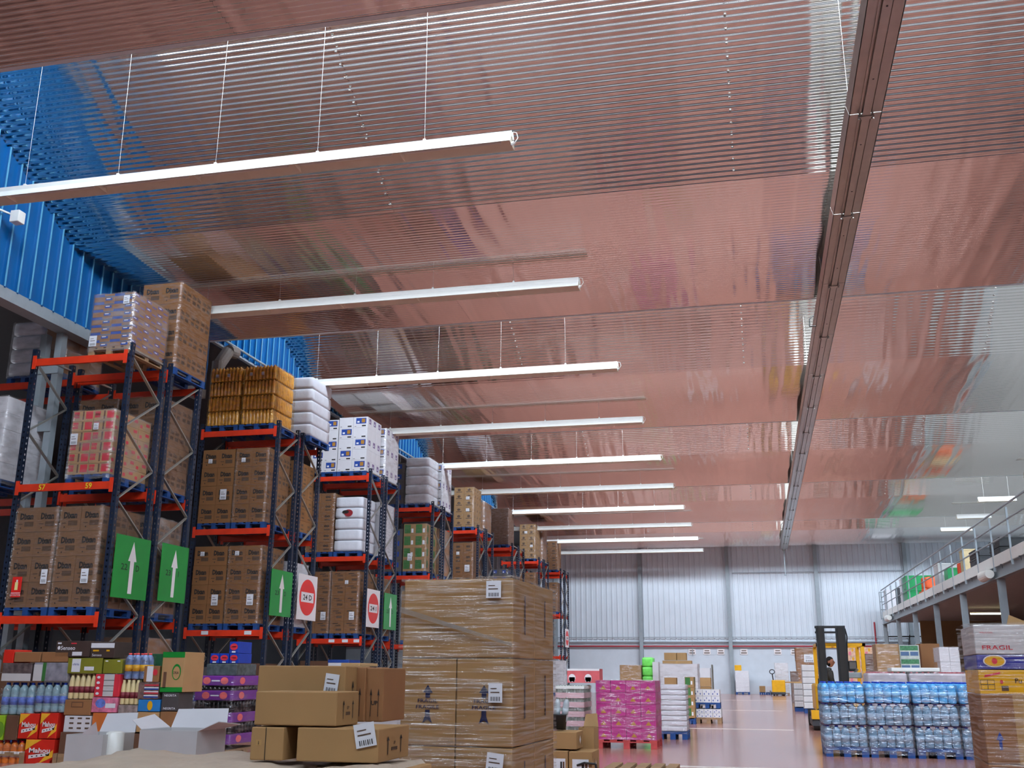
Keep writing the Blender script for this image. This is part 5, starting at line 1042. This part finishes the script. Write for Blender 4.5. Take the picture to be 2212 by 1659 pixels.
# second column
gbox('white carton at the bottom of the second column', 145, 203, 1546, 1582, M_WCARD, [('f', 'r', .2+.3*i, .2+.3*j, .36+.3*i, .3+.3*j, M_GREYINK) for i in range(3) for j in range(3)])
gbox('brown carton with a printed frame under the cream bottles', 142, 200, 1511, 1545, M_CARD2, [('f', 'r', .25, .5, .7, .85, M_CARDD), ('f', 'R', .28, .55, .67, .8, M_CARD2)])
solid_pack('left pack of cream plastic bottles', 142, 200, 1455, 1510, M_CREAM, 5)
gbox('olive green box with a white note, under the coffee box', 138, 214, 1421, 1455, M_OLIVE, [('f', 'r', .13, .1, .38, .95, M_PAPER), ('f', 'R', .5, .2, .78, .45, M_PAPER), ('f', 'T', 'oferta', .25, .6, .14, M_BLUEINK, .0, .18)], .4)
gbox('dark coffee box reading Senseo on top of the groceries', 108, 184, 1384, 1419, M_SENS, [('f', 't', 'Senseo', .36, .56, .26, M_PAPER, .01, .42), ('f', 'r', .5, .08, .78, .32, M_PAPER), ('f', 'r', .05, .8, .16, .9, M_PAPER), ('f', 'r', .44, .8, .6, .88, M_REDINK), ('f', 'e', .1, .56, .04, .12, M_PAPER)], .4)
gbox('dark coffee box with a white strip, right of the Senseo box', 185, 238, 1386, 1421, M_SENS, [('f', 'r', -.0, .62, .98, .92, M_PAPER), ('f', 't', 'Senseo', .28, .18, .16, M_PAPER, .0, .4), ('f', 'r', .1, .4, .35, .5, M_YCARD), ('f', 'r', .66, .4, .8, .5, M_YCARD)], .4)
# third column
gbox('orange carton in the third column', 205, 256, 1540, 1582, mat('orange_card', (198, 106, 44), var=.06))
gbox('pink and white wrapped pack over the orange carton', 200, 255, 1506, 1539, mat('pink_pack', (214, 120, 150), rough=.3, var=.35, scale=14), [('f', 'e', .35, .6, .2, .3, M_WLB2), ('f', 'r', .55, .3, .95, .6, M_PAPER)])
gbox('red and grey packet stack beside the cream bottles', 202, 256, 1456, 1505, M_REDINK, [('f', 'r', .36, .02, .78, 1, M_GCARD)]+[('f', 'R', .36, .24*i, .78, .24*i+.02, M_INK) for i in range(1, 4)]+[('f', 'e', .14, .14+.24*i, .07, .06, M_PAPER) for i in range(4)])
gbox('plain olive box under the juice bottles', 216, 257, 1424, 1455, M_OLIVE, [('f', 'r', .1, .84, .25, .92, M_PAPER), ('f', 'r', .75, .84, .9, .92, M_PAPER)], .4)
# fourth column
gbox('grey wrapped jar pack under the right cream bottles', 258, 300, 1523, 1560, mat('grey_jars', (150, 136, 132), rough=.3, var=.45, scale=16), [('f', 'e', .2, .3, .1, .2, M_REDINK), ('f', 'e', .6, .3, .12, .2, M_PAPER)])
gbox('pale grey box low in the fourth column', 258, 300, 1561, 1582, M_GCARD)
solid_pack('right pack of cream plastic bottles', 256, 297, 1468, 1522, M_CREAM, 4)
bpack('pack of red-topped yellow and blue juice bottles', 258, 308, 1410, 1467, mat('juice_mix', (110, 130, 170), rough=.2, var=.5, scale=12), 3, mat('coral_cap', (232, 80, 80)), M_YELLOW)
# fifth and sixth column
gbox('pale brown box at the foot of the fifth column', 301, 348, 1538, 1582, M_CARD3)
gbox('blue box with a yellow lemon print', 300, 348, 1511, 1537, mat('sky_blue_card', (30, 120, 190)), [('f', 'e', .55, .5, .12, .4, M_YCARD)])
gbox('stack of striped cans in film', 297, 342, 1474, 1510, mat('can_brown', (120, 96, 90), rough=.3, var=.4, scale=20), [('f', 'r', .3, .08+.24*i, 1, .16+.24*i, (M_BLUEINK, M_REDINK)[i % 2]) for i in range(4)]+[('f', 'r', .3, .17+.24*i, 1, .24+.24*i, M_PAPER) for i in range(3)])
gbox('white and brown printed box under the green carton edge', 306, 340, 1438, 1473, M_CARD2, [('f', 'r', .2, .02, .6, .98, M_PAPER), ('f', 'e', .75, .6, .15, .2, M_REDINK)])
gbox('dark box reading NEGRITA in the last column', 350, 387, 1496, 1536, mat('charcoal_label', (70, 66, 66)), [('f', 't', 'NEGRITA', .5, .14, .12, M_PAPER, .01, .72), ('f', 't', 'NEGRITA', .5, .85, .12, M_PAPER, .01, .72)])
gbox('brown box at the foot of the last column', 350, 390, 1537, 1582, M_CARD2)
gbox('green and brown carton reading ORA in the last column', 344, 393, 1408, 1495, M_CARD3, [('f', 'r', 0, .86, 1, 1, M_GREEN), ('f', 'r', 0, 0, 1, .12, M_GREEN), ('f', 'p', [(.68+.2*math.cos(a), .5+.2*math.sin(a)) for a in [i*PI/12 for i in range(24)]], M_GREEN), ('f', 'e', .68, .48, .16, .16, M_CARD3), ('f', 'T', 'ORA', .66, .48, .07, M_INK, .01, .26), ('f', 'r', .1, .1, .24, .5, M_CARDD), ('l', 'r', 0, 0, 1, 1, M_GREEN)], .5)
gbox('green side carton behind the juice bottles', 296, 342, 1412, 1473, mat('dark_green_card', (24, 84, 50)), (), .3, .37)
# ------------------------------------------------------------------ purple drink trays
Yu = 13.6; xa, xb = gx(420, Yu), gx(503, Yu); wu = xb-xa
t = thing('drinks_stack', 'stack of purple bottle trays beside the groceries', 'drinks stack', ((xa+xb)/2, Yu+.5, 0), 0); pallet(t, wu, 1.0, M_PALW)
M_PURP = mat('purple_card', (120, 52, 150), rough=.35, var=.05); M_COLA = mat('dark_cola', (34, 28, 30), rough=.12, var=.2)
zs_ = [gz(v, Yu, 460) for v in (1608, 1561, 1513, 1481)]; dz = gz(1585, Yu, 460)-gz(1607, Yu, 460)
pr = [('f', 'e', .3, .5, .1, .36, mat('salmon_print', (232, 110, 110))), ('f', 'e', .76, .5, .1, .36, mat('salmon_print', (232, 110, 110))), ('f', 'r', .42, .42, .64, .56, M_PAPER), ('r', 'e', .25, .5, .08, .36, mat('salmon_print', (232, 110, 110))), ('r', 'e', .85, .5, .08, .36, mat('salmon_print', (232, 110, 110)))]
trm = prints(MB().cbox(-wu/2, -.5, 0, wu/2, .5, dz, M_PURP, .008), wu, 1.0, dz, pr).mesh('tray')
for i, z in enumerate(zs_):
    ob('tray', trm, t, (0, 0, z))
    if i < 3:
        hb_ = zs_[i+1]-z-dz; br = MB(); r = wu/9/2
        for k in range(9): br.lathe([(r*.9, 0), (r*.95, hb_*.45), (r*.5, hb_*.75), (r*.4, hb_*.98)], -wu/2+r+2*r*k, -.5+r, M_COLA, 8)
        for k in range(1, 11): br.lathe([(r*.9, 0), (r*.95, hb_*.45), (r*.5, hb_*.75), (r*.4, hb_*.98)], wu/2-r, -.5+r+.09*k, M_COLA, 8)
        br.box(-wu/2+.1, -.4, 0, wu/2-.1, .4, hb_, M_COLA)
        ob('bottle_row', br.mesh('bottle_row', True), t, (0, 0, z+dz))
film_box(t, wu, 1.0, .1, zs_[3]+dz*.6, M_FILM)
zu = zs_[3]+dz
tag(ob('can_tray', MB().cbox(-wu*.38, -.3, 0, wu*.42, .3, gz(1434, Yu, 470)-zu, mat('grey_green_cans', (84, 92, 92), rough=.25, var=.4, scale=14), .01), None, ((xa+xb)/2, Yu+.45, zu+.003)), 'dark shrink-wrapped can tray on the purple trays', 'can tray')
zu2 = gz(1433, Yu, 470)+.004
DET = [('f', 'e', .5, .55, .42, .3, M_SIGNW), ('f', 'p', [(.5+.36*math.cos(a), .55+.22*math.sin(a)) for a in [i*PI/8 for i in range(16)]], M_REDINK), ('f', 'T', 'BIP', .5, .55, .2, M_SIGNW, .02, .4)]
DET = [('f', 'e', .5, .55, .42, .3, M_REDINK), ('f', 'R', .25, .52, .75, .58, M_SIGNW), ('f', 'r', .3, .05, .7, .18, M_SIGNW)]
M_DETB = mat('detergent_blue', (24, 62, 170), rough=.35, var=.06)
for i, (pa, pb) in enumerate(((446, 466), (467, 487), (488, 508))):
    w_ = gx(pb, Yu+.15)-gx(pa, Yu+.15)-.004; h_ = gz(1411, Yu, 470)-zu2
    tag(ob('detergent_box', prints(MB().cbox(-w_/2, -.2, 0, w_/2, .2, h_, M_DETB, .004), w_, .4, h_, DET), None, (gx((pa+pb)/2, Yu+.15), Yu+.37, zu2)), ['left', 'middle', 'right'][i]+' blue detergent box in the row of three', 'box', 'blue detergent boxes')
w_ = gx(515, Yu+.15)-gx(495, Yu+.15); h_ = gz(1386, Yu, 470)-gz(1411, Yu, 470)
tag(ob('detergent_box', prints(MB().cbox(-w_/2, -.2, 0, w_/2, .2, h_, M_DETB, .004), w_, .4, h_, DET), None, (gx(505, Yu+.15)-.06, Yu+.37, gz(1411, Yu, 470)+.004)), 'single blue detergent box standing on the row of three', 'box', 'blue detergent boxes')
# notices on the end wall
for i, px in enumerate((1495, 1527, 1557, 1607, 1680, 1716)):
    p = at(px, 1408, Y=YW-.02); mb = MB().box(-.22, 0, -.17, .22, .015, .17, M_SIGNW).box(-.14, -.004, .04, .14, 0, .09, M_GREYINK).box(-.17, -.004, -.1, .17, 0, -.04, M_GREYINK)
    tag(ob('wall_notice', mb, None, p), ['white notice left of the others above the far grey crate', 'white notice second from the left on the end wall', 'white notice just left of the middle wall column', 'white notice just right of the middle wall column', 'white notice above the yellow pallet truck', 'rightmost white notice on the end wall'][i], 'notice', 'notices on the end wall')
# strips of sunlight on the floor, painted as pale bars
for py, xa, xb in ((1512, 1560, 1706), (1534, 1560, 1690), (1573, 1480, 1712), (1655, 1450, 1790)):
    a = at(xa, py, Z=0); b = at(xb, py, Z=0); hw = .08
    struct('floor_sun_strip', MB().box(a.x, a.y-hw, .0, b.x, a.y+hw, .003, mat('painted_sun_strip', (255, 244, 236), rough=.25, var=.1, scale=6)), None, label='pale strip of sunlight painted across the floor')

# rows of pieces too small to be told apart one by one
for o in C.objects:
    if o.name.split('.')[0] in ('rib_highlights', 'screw_row', 'can_row', 'bottle_row', 'cap_row', 'side_frame'): o['kind'] = 'stuff'
